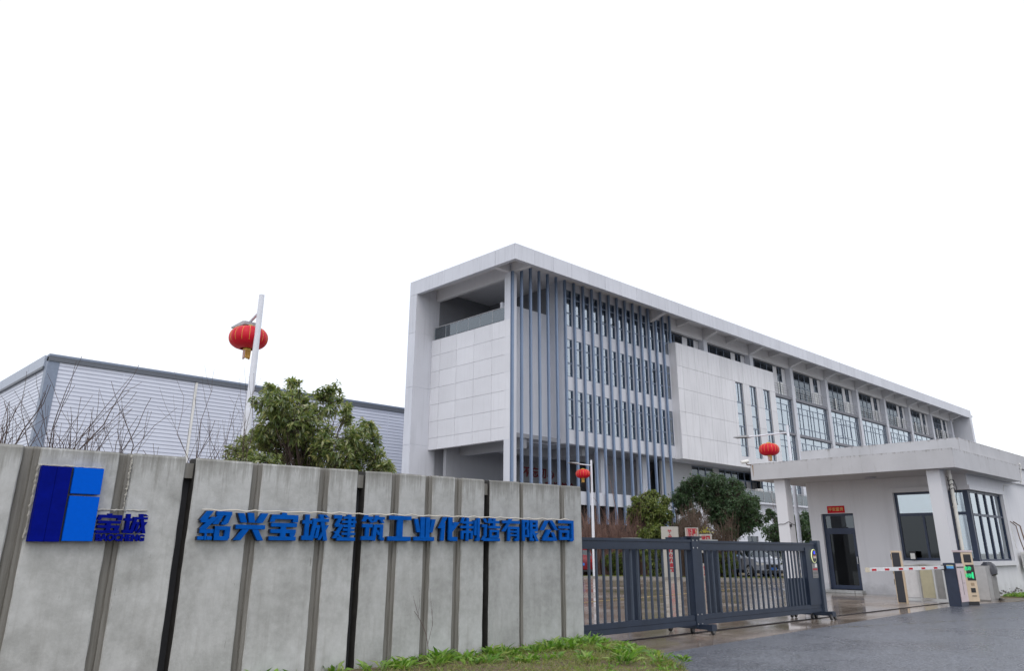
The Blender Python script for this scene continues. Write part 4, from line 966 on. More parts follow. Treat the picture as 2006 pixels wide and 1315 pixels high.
m = MB(); m.lathe([(0, .12), (.12, .11), (.2, .04), (.24, -.1), (.22, -.24), (.15, -.27), (0, -.2)], 18, (28.95, 8.25, 1.0)); rr = random.Random(6)
m.v = [(p[0] + rr.uniform(-.025, .025), p[1] + rr.uniform(-.02, .02), p[2] + rr.uniform(-.02, .02)) for p in m.v]
tag(m.build('plastic_bag', simple('dark bin bag', (.045, .048, .06), .35), smooth=True), 'crumpled dark plastic bag hung over the grey cabinet', 'bag')

# ------------------------------------------------------------------ factory hall
F = thing('factory_hall', 'large pale blue grey factory hall clad in horizontal ribbed metal sheet', 'building', (12.4, 55, 0))
def ribbed(m, axis, a, b, pos, z0, z1, out):
    p = .255; z = z0; prof = []
    while z < z1:
        prof += [(pos, z), (pos + out * .028, z + .02), (pos + out * .028, z + p - .05), (pos, z + p - .03)]; z += p
    n = len(prof); vs = []
    for t in (a, b):
        for q, zz in prof: vs.append((t, q, zz) if axis == 'x' else (q, t, zz))
    for i in range(n - 1): m.m = 1 if i % 4 >= 2 else 0; m.add([vs[i], vs[i + 1], vs[n + i + 1], vs[n + i]], [(0, 1, 2, 3)])  # gap and back-slope faces coloured darker for the groove shade
    m.m = 0
CLAD = simple('pale blue grey cladding', (.66, .70, .81), .45, 0, .04, .3); TRIM = simple('blue grey trim', (.20, .245, .33), .45); CJOINT = simple('shadowed cladding lap', (.40, .43, .52), .6); GUT = simple('dark gutter', (.11, .125, .15), .45)
m = MB(); ribbed(m, 'x', 12.62, 21.75, 55.0, 0, 12.7, -1); ribbed(m, 'x', 21.95, 62, 55.0, 0, 12.7, -1); m.box(12.6, 62, 55.04, 55.2, 0, 12.75); m.build('front_cladding', [CLAD, CJOINT], F)
m = MB(); ribbed(m, 'y', 55.4, 110, 12.4, 0, 12.3, -1); m.box(12.44, 12.6, 55.3, 110, 0, 12.35); m.build('side_cladding', [CLAD, CJOINT], F)
m = MB(); m.box(12.36, 12.97, 54.93, 55.0, 0, 13.0); m.box(12.30, 12.36, 54.93, 55.55, 0, 13.0); m.build('corner_trim', TRIM, F)
m = MB(); m.box(12.3, 62, 54.86, 55.3, 12.72, 13.02); m.build('front_gutter', GUT, F); bx('eaves_strip', TRIM, F, 12.3, 62, 54.84, 55.35, 13.021, 13.16)
m = MB()
for k in range(14): m.box(12.22, 12.36, 55.56 + k * 3.6, 55.56 + (k + 1) * 3.6 - .03, 12.46, 13.16)
m.build('side_parapet', simple('pale parapet sheet', (.40, .45, .54), .45), F); bx('side_gutter', GUT, F, 12.2, 12.4, 55.56, 110, 12.30, 12.45)
bx('downpipe', WPLAST, F, 21.77, 21.93, 54.90, 55.0, 0, 12.7); bx('roof', GUT, F, 12.5, 62, 55.4, 110, 12.9, 13.0)
for x in (16.9, 30.5, 38.5): bx('sheet_joint', CLAD, F, x, x + .06, 54.955, 54.97, 0, 12.7)

# ------------------------------------------------------------------ lamp posts and lanterns
def lamp(x, y, h, ang, arm, lab, r0=.08, r1=.055, za=.31, drop=0.0, ha=None):
    t = thing('street_lamp', lab, 'street lamp', (x, y, 0), ang, 'grey lamp posts with lanterns')
    m = MB(); n = 12; m.tube([(0, 0, 0), (0, 0, h * .62), (0, 0, h * .6201), (0, 0, h)], [r0 * 1.15, r0, r1 * 1.25, r1], 16); m.build('pole', LPOLE, t, local=True, smooth=True)
    m = MB(); m.tube([(0, 0, h - za), (arm, 0, h - za - drop)], .032, 10); m.build('arm', LPOLE, t, local=True)
    m = MB(); a0 = (arm - .15) if ha is None else ha; hb = h - za - drop + .33
    m.prism([(a0, hb - .37), (a0 + .7, hb - .33), (a0 + .72, hb - .29), (a0 + .15, hb - .26), (a0, hb - .29)], 'y', -.16, .16); hd_ = m.build('lamp_head', simple('lamp head casting', (.40, .41, .43), .5), t, local=True, bevel=.01)
    m = MB(); m.add([(a0 + .08, -.13, hb - .372), (a0 + .64, -.13, hb - .342), (a0 + .64, .13, hb - .342), (a0 + .08, .13, hb - .372)], [(0, 1, 2, 3)]); m.build('led_panel', simple('brown led panel', (.10, .085, .08), .5), hd_, local=True)
    return t
LRED = None
def lantern_mat():
    m, nt, b = newmat('red lantern silk')
    f = noise(nt, 3, 4); nt.links.new(ramp(nt, f, [(.3, (.50, .006, .022)), (.7, (.66, .012, .035))]), b.inputs['Base Color'])
    b.inputs['Roughness'].default_value = .42; b.inputs['Transmission Weight'].default_value = 0.0; b.inputs['Specular IOR Level'].default_value = .25
    return m
LSILK = lantern_mat(); TASSEL = simple('faded gold tassel', (.62, .36, .08), .6, 0, .2, 20); PTASSEL = simple('bleached tassel', (.68, .48, .44), .7)
def lantern(x, y, z, R, lab, rz=0., faded=True):
    t = thing('red_lantern', lab, 'lantern', (x, y, z), rz, 'red lanterns hung from the lamp posts')
    n = 96; rows = 15; hgt = .60 * R; vs = []; fs = []
    for j in range(rows + 1):
        u = -1 + 2 * j / rows; ph = u * PI / 2 * .92
        for k in range(n):
            a = 2 * PI * k / n; rr_ = (R * .22 + R * .78 * math.cos(ph) ** .8) * (1 + .022 * abs(math.sin(a * 8)) * math.cos(ph)) if abs(ph) < 1.5 else R * .22
            vs.append((rr_ * math.cos(a), rr_ * math.sin(a), hgt * math.sin(ph) / math.sin(PI / 2 * .92)))
    for j in range(rows):
        for k in range(n): fs.append((j * n + k, j * n + (k + 1) % n, (j + 1) * n + (k + 1) % n, (j + 1) * n + k))
    m = MB(); m.add(vs, fs); m.build('body', LSILK, t, local=True, smooth=True)
    m = MB()
    for q in range(16):
        a = 2 * PI * q / 16; pts = []
        for j in range(rows + 1):
            u = -1 + 2 * j / rows; ph = u * PI / 2 * .92; rr_ = (R * .22 + R * .78 * math.cos(ph) ** .8) * 1.004
            pts.append((rr_ * math.cos(a), rr_ * math.sin(a), hgt * math.sin(ph) / math.sin(PI / 2 * .92)))
        m.tube(pts[rows // 3:], R * .011, 4)
    m.build('gold_ribs', GOLD, t, local=True)
    m = MB(); m.lathe([(0, hgt + R * .10), (R * .22, hgt + R * .10), (R * .235, hgt + R * .03), (R * .2, hgt - R * .05)], 20); m.lathe([(R * .2, -hgt + R * .05), (R * .22, -hgt - R * .02), (R * .2, -hgt - R * .1), (0, -hgt - R * .1)], 20); m.build('gold_caps', GOLD, t, local=True, smooth=True)
    m = MB(); rr = random.Random(int(x * 10))
    for q in range(14):
        a = 2 * PI * q / 14; r_ = R * .17; l = R * rr.uniform(.36, .5)
        m.m = 1 if (faded and 2 <= q <= 8) else 0
        m.tube([(r_ * math.cos(a), r_ * math.sin(a), -hgt - R * .08), (r_ * math.cos(a) * .95, r_ * math.sin(a) * .95, -hgt - R * .08 - l)], [R * .045, R * .035], 5)
    m.build('tassel', [TASSEL, PTASSEL], t, local=True)
    m = MB(); m.tube([(0, 0, hgt + R * .08), (0, 0, hgt + R * .45)], R * .015, 5); m.build('hook', BLACK, t, local=True)
    return t
lamp(7.435, 15.73, 6.8, PI / 2, .62, 'tall tapered grey lamp post rising behind the concrete wall, nearest the camera', .088, .058, .39, .21, .34)
lantern(7.435, 16.15, 5.88, .415, 'large red lantern partly behind the nearest grey lamp post', 0)
lamp(35.82, 30.26, 6.5, PI, 1.35, 'slim white lamp post by the bare brown shrubs behind the gate')
lantern(35.05, 30.26, 5.66, .42, 'smallest red lantern, with a yellow tassel, hanging in front of the blue fins', 0, False)
lamp(31.37, 15.62, 6.5, PI / 2, 1.95, 'grey lamp post rising behind the guardhouse canopy')
lantern(31.37, 16.55, 5.56, .42, 'red lantern hanging above the left end of the guardhouse canopy', 0)

# ------------------------------------------------------------------ vegetation
def leafmesh(name, P, Dr, L, Wd, droop, mat, parent=None, up=None, seed=0):
    rg = np.random.default_rng(seed); n = len(P)
    Dr = Dr / np.linalg.norm(Dr, axis=1, keepdims=True)
    U = rg.normal(size=(n, 3)) * .45 + np.array([0, 0, 1.0]) if up is None else up
    S = np.cross(Dr, U); S /= np.linalg.norm(S, axis=1, keepdims=True) + 1e-9
    U = np.cross(S, Dr)
    L = L[:, None]; Wd = Wd[:, None]; dz = np.array([[0, 0, 1.0]])
    M_ = P + Dr * L * .5 - dz * L * droop * .25
    T = P + Dr * L - dz * L * droop
    Lf = M_ + S * Wd * .5 + U * Wd * .16; Rt = M_ - S * Wd * .5 + U * Wd * .16
    V_ = np.stack([P, Lf, M_, Rt, T], 1).reshape(-1, 3)
    b = np.arange(n)[:, None] * 5
    F_ = np.concatenate([b + np.array([[0, 2, 1]]), b + np.array([[0, 3, 2]]), b + np.array([[1, 2, 4]]), b + np.array([[2, 3, 4]])], 1).reshape(-1, 3)
    me = bpy.data.meshes.new(name)
    off = Vector((0, 0, 0)) if parent is None else parent.location
    V_ = V_ - np.array([[off.x, off.y, off.z]])
    me.vertices.add(len(V_)); me.vertices.foreach_set('co', V_.astype(np.float32).ravel())
    me.loops.add(F_.size); me.loops.foreach_set('vertex_index', F_.astype(np.int32).ravel())
    me.polygons.add(len(F_)); me.polygons.foreach_set('loop_start', np.arange(0, F_.size, 3, dtype=np.int32))
    me.update(calc_edges=True); me.validate(); me.materials.append(mat)
    ob = bpy.data.objects.new(name, me); COL.objects.link(ob)
    if parent is not None: ob.parent = parent
    return ob
def wob(a, b, n, j, rr):
    a = Vector(a); b = Vector(b); pts = [a]
    for i in range(1, n): pts.append(a.lerp(b, i / n) + Vector((rr.uniform(-j, j), rr.uniform(-j, j), rr.uniform(-j, j) * .6)))
    return pts + [b]
def tree(name, lab, cat, base, blobs, mat, tips_per_m2, whorl, L, Wd, droop, seed, group=None, trunk_r=.09, twig_r=.006, trunkmat=None, fork=.45, shell=.5, ragged=True):
    rr = random.Random(seed); rg = np.random.default_rng(seed)
    t = thing(name, lab, cat, base, 0, group)
    bl = [(Vector(b[:3]), b[3]) for b in blobs]
    if ragged:
        for c, r in list(bl):
            for q in range(3):
                d = Vector(rg.normal(size=3)).normalized(); d.z = abs(d.z) * .7; bl.append((c + d * r * rr.uniform(.85, 1.15), r * rr.uniform(.28, .45)))
    cz = sum(b[0].z for b in bl) / len(bl); cx = sum(b[0].x for b in bl) / len(bl); cy = sum(b[0].y for b in bl) / len(bl)
    fk = Vector((base[0] * .6 + cx * .4, base[1] * .6 + cy * .4, base[2] + (cz - base[2]) * fork))
    m = MB(); m.tube(wob(base, fk, 4, trunk_r * .5, rr), [trunk_r * (1 - .12 * k) for k in range(5)], 8)
    P = []; A = []
    for c, r in bl:
        q = wob(fk, c, 4, .12 * (c - fk).length * .35, rr); m.tube(q, [trunk_r * k * (1 if r > .25 * trunk_r / .07 else .6) for k in (.36, .28, .2, .14, .08)], 5)
        n = max(4, int(tips_per_m2 * 4 * PI * r * r))
        for k in range(n):
            d = Vector(rg.normal(size=3)).normalized(); rad = r * (shell + (1 - shell) * rr.random() ** .6) * rr.uniform(.75, 1.18)
            p = c + d * rad
            if p.z < base[2] + .05: continue
            a = (d * .8 + Vector((0, 0, .55)) + Vector(rg.normal(size=3)) * .3).normalized()
            P.append(p); A.append(a)
            if rr.random() < .4: m.tube(wob(c.lerp(p, .15), p, 2, r * .12, rr), [twig_r * 1.6, twig_r * 1.2, twig_r * .7], 4, cap=False)
    m.build('trunk', trunkmat or BARK, t, smooth=True)
    P = np.array(P); A = np.array(A); n = len(P)
    P = np.repeat(P, whorl, 0); A = np.repeat(A, whorl, 0)
    J = rg.normal(size=P.shape); J -= (J * A).sum(1, keepdims=True) * A; J /= np.linalg.norm(J, axis=1, keepdims=True)
    Dr = A * rg.uniform(.05, .7, (len(P), 1)) + J
    P = P - A * rg.uniform(0, L * .7, (len(P), 1))
    ll = L * rg.uniform(.6, 1.2, len(P)); ww = Wd * rg.uniform(.75, 1.2, len(P))
    leafmesh('crown', P, Dr, ll, ww, droop, mat, t, None, seed)
    return t
FT = [(6.96, 13.1, 4.33, 0.14), (6.84, 13.64, 4.28, 0.15), (6.62, 13.48, 4.0, 0.17), (7.83, 13.2, 4.34, 0.18), (7.84, 13.23, 4.1, 0.26), (7.73, 12.38, 3.87, 0.12), (6.66, 12.9, 3.92, 0.26), (7.53, 13.74, 4.14, 0.28), (6.77, 13.23, 3.65, 0.32), (7.07, 13.03, 3.6, 0.37), (7.91, 13.79, 4.0, 0.24), (7.5, 13.17, 3.5, 0.34), (8.35, 13.26, 3.84, 0.13), (8.37, 12.65, 3.6, 0.21), (8.65, 12.74, 3.46, 0.16), (7.86, 12.43, 3.36, 0.24), (6.89, 13.76, 3.41, 0.33), (6.75, 14.19, 3.33, 0.21), (6.46, 13.79, 3.1, 0.21), (7.27, 13.73, 3.27, 0.39), (7.59, 13.45, 3.2, 0.39), (7.52, 12.5, 3.12, 0.33), (8.46, 13.06, 3.25, 0.32), (8.63, 12.67, 3.14, 0.23), (8.62, 12.18, 2.9, 0.11), (6.56, 12.98, 2.78, 0.32), (7.76, 13.66, 2.82, 0.39), (8.12, 12.81, 2.79, 0.34), (8.78, 12.78, 2.93, 0.22), (8.3, 13.0, 2.9, .3), (8.75, 12.6, 2.75, .25), (8.45, 12.7, 2.6, .3), (6.35, 13.4, 2.85, .25), (7.2, 13.2, 2.4, .4), (8.0, 13.1, 2.3, .4), (7.5, 13.2, 1.9, .4)]
tree('evergreen_tree', 'broad leaved evergreen tree showing above the concrete wall beside the tall lamp post', 'tree', (7.5, 13.2, 0), [(b[0], b[1], b[2], b[3] * 1.1) for b in FT], LEAF_F, 46, 8, .125, .042, .26, 21, None, .06, .006, None, .6, .3)
YT = [(41.42, 29.99, 4.69, 0.48), (40.6, 30.27, 4.32, 0.51), (41.89, 29.54, 4.23, 0.45), (40.15, 29.27, 3.79, 0.77), (40.45, 30.9, 3.76, 0.45), (40.6, 28.9, 3.46, 0.62), (40.87, 31.01, 3.16, 0.61), (41.29, 30.16, 3.0, 0.79), (39.28, 28.95, 2.3, 0.66), (39.71, 28.55, 2.5, 0.51), (39.54, 29.19, 1.58, 0.66), (40.83, 31.22, 1.74, 0.51)]
yt_top = [b for b in YT if b[2] > 4.1]
tree('green_tree', 'rounded yellow green tree behind the gate, in front of the last blue fins', 'tree', (40.4, 29.7, 0), [(b[0], b[1], b[2], b[3] * 1.1) for b in YT], LEAF_Y, 34, 5, .17, .085, .25, 31, 'trees in the yard', .09, .012, None, .5, .35)
D1 = [(43.34, 28.38, 5.43, 0.61), (43.46, 29.23, 4.88, 0.55), (42.48, 28.94, 4.44, 0.51), (43.82, 28.04, 5.12, 0.71), (43.0, 28.62, 4.33, 0.58), (43.52, 27.63, 4.62, 0.64), (43.31, 29.24, 3.9, 0.39), (44.27, 27.76, 4.35, 0.58), (43.2, 28.3, 3.5, .45), (44.0, 27.4, 3.6, .5), (44.3, 26.9, 3.1, .5), (42.9, 28.9, 3.0, .4)]
D2 = [(43.55, 26.94, 5.61, 0.54), (43.19, 26.27, 5.36, 0.44), (43.79, 26.7, 4.78, 0.82), (44.06, 25.83, 5.42, 0.38), (44.5, 25.87, 5.14, 0.41), (43.58, 25.55, 4.36, 0.8), (42.51, 24.34, 4.06, 0.6), (44.66, 24.8, 4.37, 0.28), (44.86, 25.08, 4.0, 0.34), (43.73, 26.66, 3.92, 0.82), (43.18, 25.61, 3.46, 0.86), (44.0, 25.06, 3.47, 0.71), (42.95, 23.87, 3.12, 0.41), (43.5, 26.6, 3.14, 0.62), (43.26, 25.51, 2.84, 0.61), (42.86, 24.47, 2.84, 0.45), (41.78, 25.0, 2.46, 0.35)]
RB = [(42.19, 22.57, 3.37, 0.29), (42.72, 22.27, 2.96, 0.52), (41.15, 20.59, 2.76, 0.55), (42.92, 20.85, 3.08, 0.45), (41.24, 22.1, 2.44, 0.5), (41.13, 20.95, 2.11, 0.55), (41.85, 20.28, 2.25, 0.44), (42.14, 22.24, 1.95, 0.4), (42.18, 22.69, 3.59, 0.14), (41.5, 21.3, 1.4, .6)]
tree('green_tree', 'dark green tree with bare lower stems just right of the last blue fins', 'tree', (43.3, 28.4, 0), [(b[0], b[1], b[2], b[3] * 1.15) for b in D1], LEAF_D, 36, 6, .16, .065, .3, 41, 'trees in the yard', .08, .014, None, .6, .35)
tree('green_tree', 'largest dark green tree, spreading to the left pillar of the guardhouse', 'tree', (43.5, 25.8, 0), [(b[0], b[1], b[2], b[3] * 1.15) for b in D2], LEAF_D, 34, 6, .16, .065, .3, 42, 'trees in the yard', .10, .014, None, .5, .35)
tree('green_tree', 'low dark green tree seen either side of the left guardhouse pillar', 'tree', (41.8, 21.5, 0), [(b[0], b[1], b[2], b[3] * 1.2) for b in RB], LEAF_D, 36, 6, .16, .065, .3, 43, 'trees in the yard', .08, .012, None, .4, .35)
B1 = [(37.58, 30.73, 0.81, 0.36), (38.31, 30.73, 1.09, 0.42), (38.18, 29.98, 1.01, 0.42), (38.88, 30.17, 0.64, 0.36), (38.08, 30.57, 0.58, 0.42), (38.2, 30.4, .35, .45)]
B2 = [(40.3, 24.91, 0.92, 0.4), (40.61, 24.6, 1.05, 0.4), (40.36, 24.09, 0.79, 0.34), (40.46, 24.88, 0.59, 0.34), (40.4, 24.5, .35, .4)]
B3 = [(37.57, 27.92, 1.38, 0.34), (37.72, 27.33, 1.44, 0.34), (38.38, 27.31, 1.12, 0.35), (37.5, 27.55, 0.95, 0.34), (37.8, 27.5, .5, .5)]
tree('round_bush', 'clipped round green bush behind the left half of the gate, under the brown shrubs', 'bush', (38.2, 30.4, .03), B1, LEAF_B, 60, 5, .09, .05, .1, 51, 'bushes in the yard', .04, .01, None, .4, .5)
tree('round_bush', 'yellow green clipped bush beside the silver car', 'bush', (40.45, 24.6, .03), B2, LEAF_B, 60, 5, .09, .05, .1, 52, 'bushes in the yard', .04, .01, None, .4, .5)
tree('round_bush', 'leafy bush flecked with yellow left of the tall lettered stone pillar', 'bush', (37.8, 27.5, .03), B3, LEAF_Y, 50, 5, .13, .06, .2, 53, 'bushes in the yard', .04, .01, None, .4, .5)
def twigs(name, lab, area, n, h0, h1, seed, group, mat=TWIG, r0=.012, lean=.18):
    rr = random.Random(seed); (xa, ya), (xb, yb_), wd = area
    cx, cy = (xa + xb) / 2, (ya + yb_) / 2
    t = thing(name, lab, 'shrub', (cx, cy, .03), 0, group); m = MB()
    d = Vector((xb - xa, yb_ - ya, 0)); nn = Vector((-d.y, d.x, 0)).normalized()
    for k in range(n):
        u = rr.random(); p = Vector((xa, ya, .03)) + d * u + nn * rr.uniform(-wd, wd)
        h = rr.uniform(h0, h1) * (.82 + .18 * math.sin(u * 9 + seed)) * rr.choice((1, 1, .8, .55))
        q = p + Vector((rr.uniform(-lean, lean) * h, rr.uniform(-lean, lean) * h, h))
        pts = wob(p, q, 3, .05 * h * .4, rr); m.tube(pts, [r0, r0 * .8, r0 * .6, r0 * .3], 3, cap=False)
        for s in range(5):
            w_ = rr.uniform(.3, .9); b0 = Vector(pts[1]).lerp(Vector(pts[3]), w_) if rr.random() < .7 else Vector(pts[0]).lerp(Vector(pts[2]), w_)
            b1 = b0 + Vector((rr.uniform(-.3, .3), rr.uniform(-.3, .3), rr.uniform(.15, .5))); m.tube([b0, b1], [r0 * .5, r0 * .25], 3, cap=False)
    m.build('stems', mat, t); return t
for (a, b), n, lab, sd in ((((37.3, 33.6), (38.5, 32.0)), 280, 'bare reddish brown shrub behind the slim white lamp post', 1), (((38.5, 32.0), (39.6, 30.9)), 260, 'bare reddish brown shrub between the slim lamp post and the thin bare tree', 2), (((39.6, 30.9), (40.5, 29.9)), 240, 'bare reddish brown shrub touching the yellow green tree', 3)):
    twigs('bare_shrub', lab, (a, b, .7), int(n * 1.5), 2.8, 4.2, sd, 'bare brown shrubs', TWIG, .016)
DTW = simple('dark dry twig bark', (.12, .085, .065), .85, 0, .3, 20)
twigs('bare_shrub', 'dark brown tangle of bare stems under the dark green trees, behind the lettered blocks', ((40.4, 28.4), (41.9, 25.0), .8), 1300, 2.6, 4.3, 4, 'bare brown shrubs', DTW, .02)
def bare(m, p, d, l, r, depth, rr, spread=.5, gravity=.06):
    pts = [Vector(p)]; n = 3; dd = Vector(d).normalized()
    for i in range(n):
        dd = (dd + Vector((rr.uniform(-1, 1), rr.uniform(-1, 1), rr.uniform(-.6, 1))) * .10 + Vector((0, 0, gravity * .5))).normalized()
        pts.append(pts[-1] + dd * l / n)
    m.tube(pts, [r, r * .88, r * .76, r * .62], 6 if r > .012 else 4, cap=True)
    if depth == 0:
        m.tube([pts[-1], pts[-1] + dd * .02], [r * 1.1, r * .6], 4); return
    k = rr.choice((2, 2, 3))
    for i in range(k):
        t = rr.uniform(.55, 1) if i else 1.0
        q = pts[-1] if i == 0 else pts[1].lerp(pts[3], rr.uniform(.1, .95))
        nd = (dd + Vector((rr.uniform(-1, 1), rr.uniform(-1, 1), rr.uniform(-.3, .7))) * (spread if i else spread * .45)).normalized()
        bare(m, q, nd, l * rr.uniform(.62, .85), r * (.62 if i == 0 else .5), depth - 1, rr, spread, gravity)
def bare_tree(lab, base, stems, seed, depth, l, r, spread=.6, mat=None):
    rr = random.Random(seed); t = thing('bare_tree', lab, 'tree', base, 0, 'leafless trees'); m = MB()
    m.tube([base, (base[0], base[1], base[2] + .5)], [r * 1.4, r * 1.2], 8)
    for d in stems: bare(m, (base[0], base[1], base[2] + .45), d, l * rr.uniform(.85, 1.15), r, depth, rr, spread)
    m.build('branches', mat or BARK, t, smooth=True); return t
bare_tree('leafless dark tree at the left edge, in front of the factory corner', (2.25, 10.9, 0), [(-.25, .2, 1), (.05, -.1, 1), (.35, -.1, 1), (.5, .1, .9), (.65, -.15, .8), (.15, .3, 1), (.75, -.3, .75), (-.1, .1, 1)], 8, 4, 1.06, .030, .85)
bare_tree('second leafless dark tree just right of the first, above the navy logo', (3.0, 11.3, 0), [(.1, 0, 1), (.45, -.35, .9), (.3, .1, 1), (.6, -.5, .8)], 14, 4, .95, .026, .85)
bare_tree('small leafless tree left of the tall lamp post, beside the evergreen tree', (5.85, 12.75, 0), [(-.2, .25, 1), (-.05, .0, 1), (-.45, .3, .9), (.1, .1, 1)], 23, 4, 1.22, .021, .8)
bare_tree('thin leafless tree with one straight stem in front of the blue fins', (39.28, 30.94, 0.03), [(0, 0, 1)], 33, 3, 2.9, .035, .55, TWIG)
t = bare_tree('leafless twiggy tree in front of the white base wall, left of the guardhouse pillar', (42.9, 21.6, 0.03), [(.1, .1, 1), (-.1, .3, 1), (.1, -.3, 1)], 37, 4, 1.5, .022, .6, TWIG)

# weeds, grass and the dry stalk at the foot of the wall
rg = np.random.default_rng(77)
P = []; Dr = []; L = []; Wd = []
def rosette(x, y, n, l, w, z=.09):
    for k in range(n):
        a = rg.uniform(0, 2 * PI); e = rg.uniform(.6, 2.4)
        P.append((x + rg.normal() * .03, y + rg.normal() * .03, z)); Dr.append((math.cos(a), math.sin(a), e)); L.append(l * rg.uniform(.6, 1.15)); Wd.append(w * rg.uniform(.7, 1.2))
clumps = [(6.95, 8.72, 5), (7.15, 8.80, 5), (7.3, 8.65, 4), (6.6, 8.85, 3), (6.35, 8.7, 3), (7.55, 8.75, 4), (8.0, 8.78, 4), (8.2, 8.6, 3), (8.55, 8.85, 3), (8.75, 8.7, 4), (9.1, 8.8, 3), (9.3, 8.75, 5), (9.5, 8.7, 4), (9.65, 8.8, 3), (9.85, 8.75, 4), (10.02, 8.8, 5), (10.12, 8.65, 4), (8.3, 8.1, 3), (8.75, 7.9, 2), (9.5, 7.6, 3), (9.85, 7.75, 3), (9.0, 7.2, 3), (8.6, 7.5, 2), (7.7, 8.2, 3), (9.4, 6.95, 2), (7.3, 8.25, 3), (9.7, 8.2, 2), (5.7, 8.85, 3), (5.2, 8.8, 2), (4.7, 8.85, 3), (4.0, 8.8, 2)]
for x, y, s in clumps:
    x *= .935; y *= .925
    for q in range(s): rosette(x + rg.normal() * .12, y + rg.normal() * .08, 14, .16 + .045 * s * rg.uniform(.5, 1.15), .040)
for q in range(420):
    x = rg.uniform(4, 10.3); y = bed_y(x) + .05 + (8.25 - bed_y(x)) * rg.random() ** .7; rosette(x, y, 9, rg.uniform(.06, .16), .022, .06)
P = np.array(P); Dr = np.array(Dr); L = np.array(L); Wd = np.array(Wd)
tag(leafmesh('weeds', P, Dr, L, Wd, .45, LEAF_W, None, None, 5), 'bright green leafy weeds growing along the foot of the concrete wall', 'weeds', None, 'stuff')
n = 20000
x = rg.uniform(-1, 10.4, n); x = np.where(rg.random(n) < .75, rg.uniform(5.5, 10.4, n), x)
by = np.array([bed_y(v) for v in x]); tt = rg.random(n); y = by - .03 + (8.33 - by) * tt
P = np.stack([x, y, .01 + .095 * np.minimum(1, tt * 1.6) * np.minimum(1, (10.4 - x) * 1.2) + .015 * rg.random(n)], 1); a = rg.uniform(0, 2 * PI, n)
dens = np.sin(x * 4.1 + y * 2.2) + np.sin(x * 1.7 - y * 5.3) + rg.normal(size=n) * .9
k = dens > -1.0; P = P[k]; a = a[k]; n = len(P)
Dr = np.stack([np.cos(a) * .8, np.sin(a) * .8, rg.uniform(.3, 1.4, n)], 1)
tag(leafmesh('short_grass', P, Dr, rg.uniform(.03, .11, n) * (1 + .6 * (np.sin(x[k] * 3.3) * np.sin(P[:, 1] * 4.7) > .3)), rg.uniform(.006, .012, n), .3, GRASSM, None, None, 6), 'thin green and straw coloured grass on the soil bed', 'grass', None, 'stuff')
def grass_patch(lab, poly_fn, n, seed, l=.09, wd=.02, mat=None):
    g = np.random.default_rng(seed); P = np.array([poly_fn(g) for _ in range(n)]); a = g.uniform(0, 2 * PI, n)
    Dr = np.stack([np.cos(a) * .7, np.sin(a) * .7, g.uniform(.5, 1.5, n)], 1)
    tag(leafmesh('grass', P, Dr, l * g.uniform(.5, 1.2, n), wd * g.uniform(.6, 1.2, n), .3, mat or LEAF_W, None, None, seed), lab, 'grass', None, 'stuff')
grass_patch('green weeds on the soil strip at the guardhouse side wall', lambda g: (g.uniform(30.6, 35.5), g.uniform(7.2, 8.5), .04), 2600, 3, .16, .035)
def yp(g):
    while True:
        u = g.random(); i = g.integers(0, 3); a, b = yb[i], yb[i + 1]
        return (a[0] + (b[0] - a[0]) * u + g.uniform(.05, 3.5), a[1] + (b[1] - a[1]) * u + g.uniform(.05, 2.5), .04)
grass_patch('thin straw and green grass on the planting bed behind the gate', yp, 9000, 4, .10, .03, GRASSM)
m = MB(); rr = random.Random(3); base = (6.58, 8.24, .09)
bare(m, base, (-.12, -.05, 1), .34, .006, 3, rr, .5)
tag(m.build('dry_stalk', simple('dry stalk', (.10, .055, .05), .8)), 'dry dark weed stalk standing against the concrete wall', 'plant')

# ------------------------------------------------------------------ lettered stone blocks
def label_M(x, y, z, ang): # text facing direction ang (radians), upright
    n = Vector((math.cos(ang), math.sin(ang), 0)); xd = Vector((-n.y, n.x, 0)); return frame_M((x, y, z), xd, (0, 0, 1))
FA = math.radians(213); rot = FA + PI / 2
t = thing('sign_pillar', 'tallest pale stone pillar with one column of red characters behind the gate', 'sign', (37.8, 26.39, 0), rot)
m = MB(); m.box(-.47, .47, -.15, .15, 0, 2.72); body = m.build('stone', PUTTY, t, local=True, bevel=.015)
for i, ch in enumerate('社会主义核心价值观'): text_mesh(ch, 'red_character', RED, body, .21, frame_M((0, -.155, 2.44 - .25 * i), (1, 0, 0), (0, 0, 1)), .002, .012)
t = thing('sign_block', 'pale stone block with two red framed panels around a dark middle', 'sign', (38.5, 25.42, 0), rot, 'lettered blocks')
m = MB(); m.box(-.36, .36, -.15, .15, 2.10, 2.66); m.box(-.36, .36, -.15, .15, .55, 1.2); m.box(-.36, -.28, -.14, .14, 0, 2.10); m.box(.28, .36, -.14, .14, 0, 2.1); body = m.build('stone', PUTTY, t, local=True)
for z, s1, s2 in ((2.38, '富民', '强主'), (.88, '文和', '明谐')):
    m = MB()
    for q in ((-.27, .27, z + .21, z + .235), (-.27, .27, z - .235, z - .21), (-.27, -.245, z - .21, z + .21), (.245, .27, z - .21, z + .21)): m.box(q[0], q[1], -.156, -.15, q[2], q[3])
    m.build('red_frame', RED, body, local=True)
    for i, ch in enumerate(s1): text_mesh(ch, 'red_character', RED, body, .22, frame_M((.11 - .22 * i, -.155, z + .1), (1, 0, 0), (0, 0, 1)), .002, .01)
    for i, ch in enumerate(s2): text_mesh(ch, 'red_character', RED, body, .22, frame_M((.11 - .22 * i, -.155, z - .1), (1, 0, 0), (0, 0, 1)), .002, .01)
MB().box(-.279, .279, -.05, .05, 1.21, 2.09).build('dark_opening', simple('painted dark opening', (.05, .06, .04), .9), t, local=True)  # darkness of the block's open middle, painted as a sheet
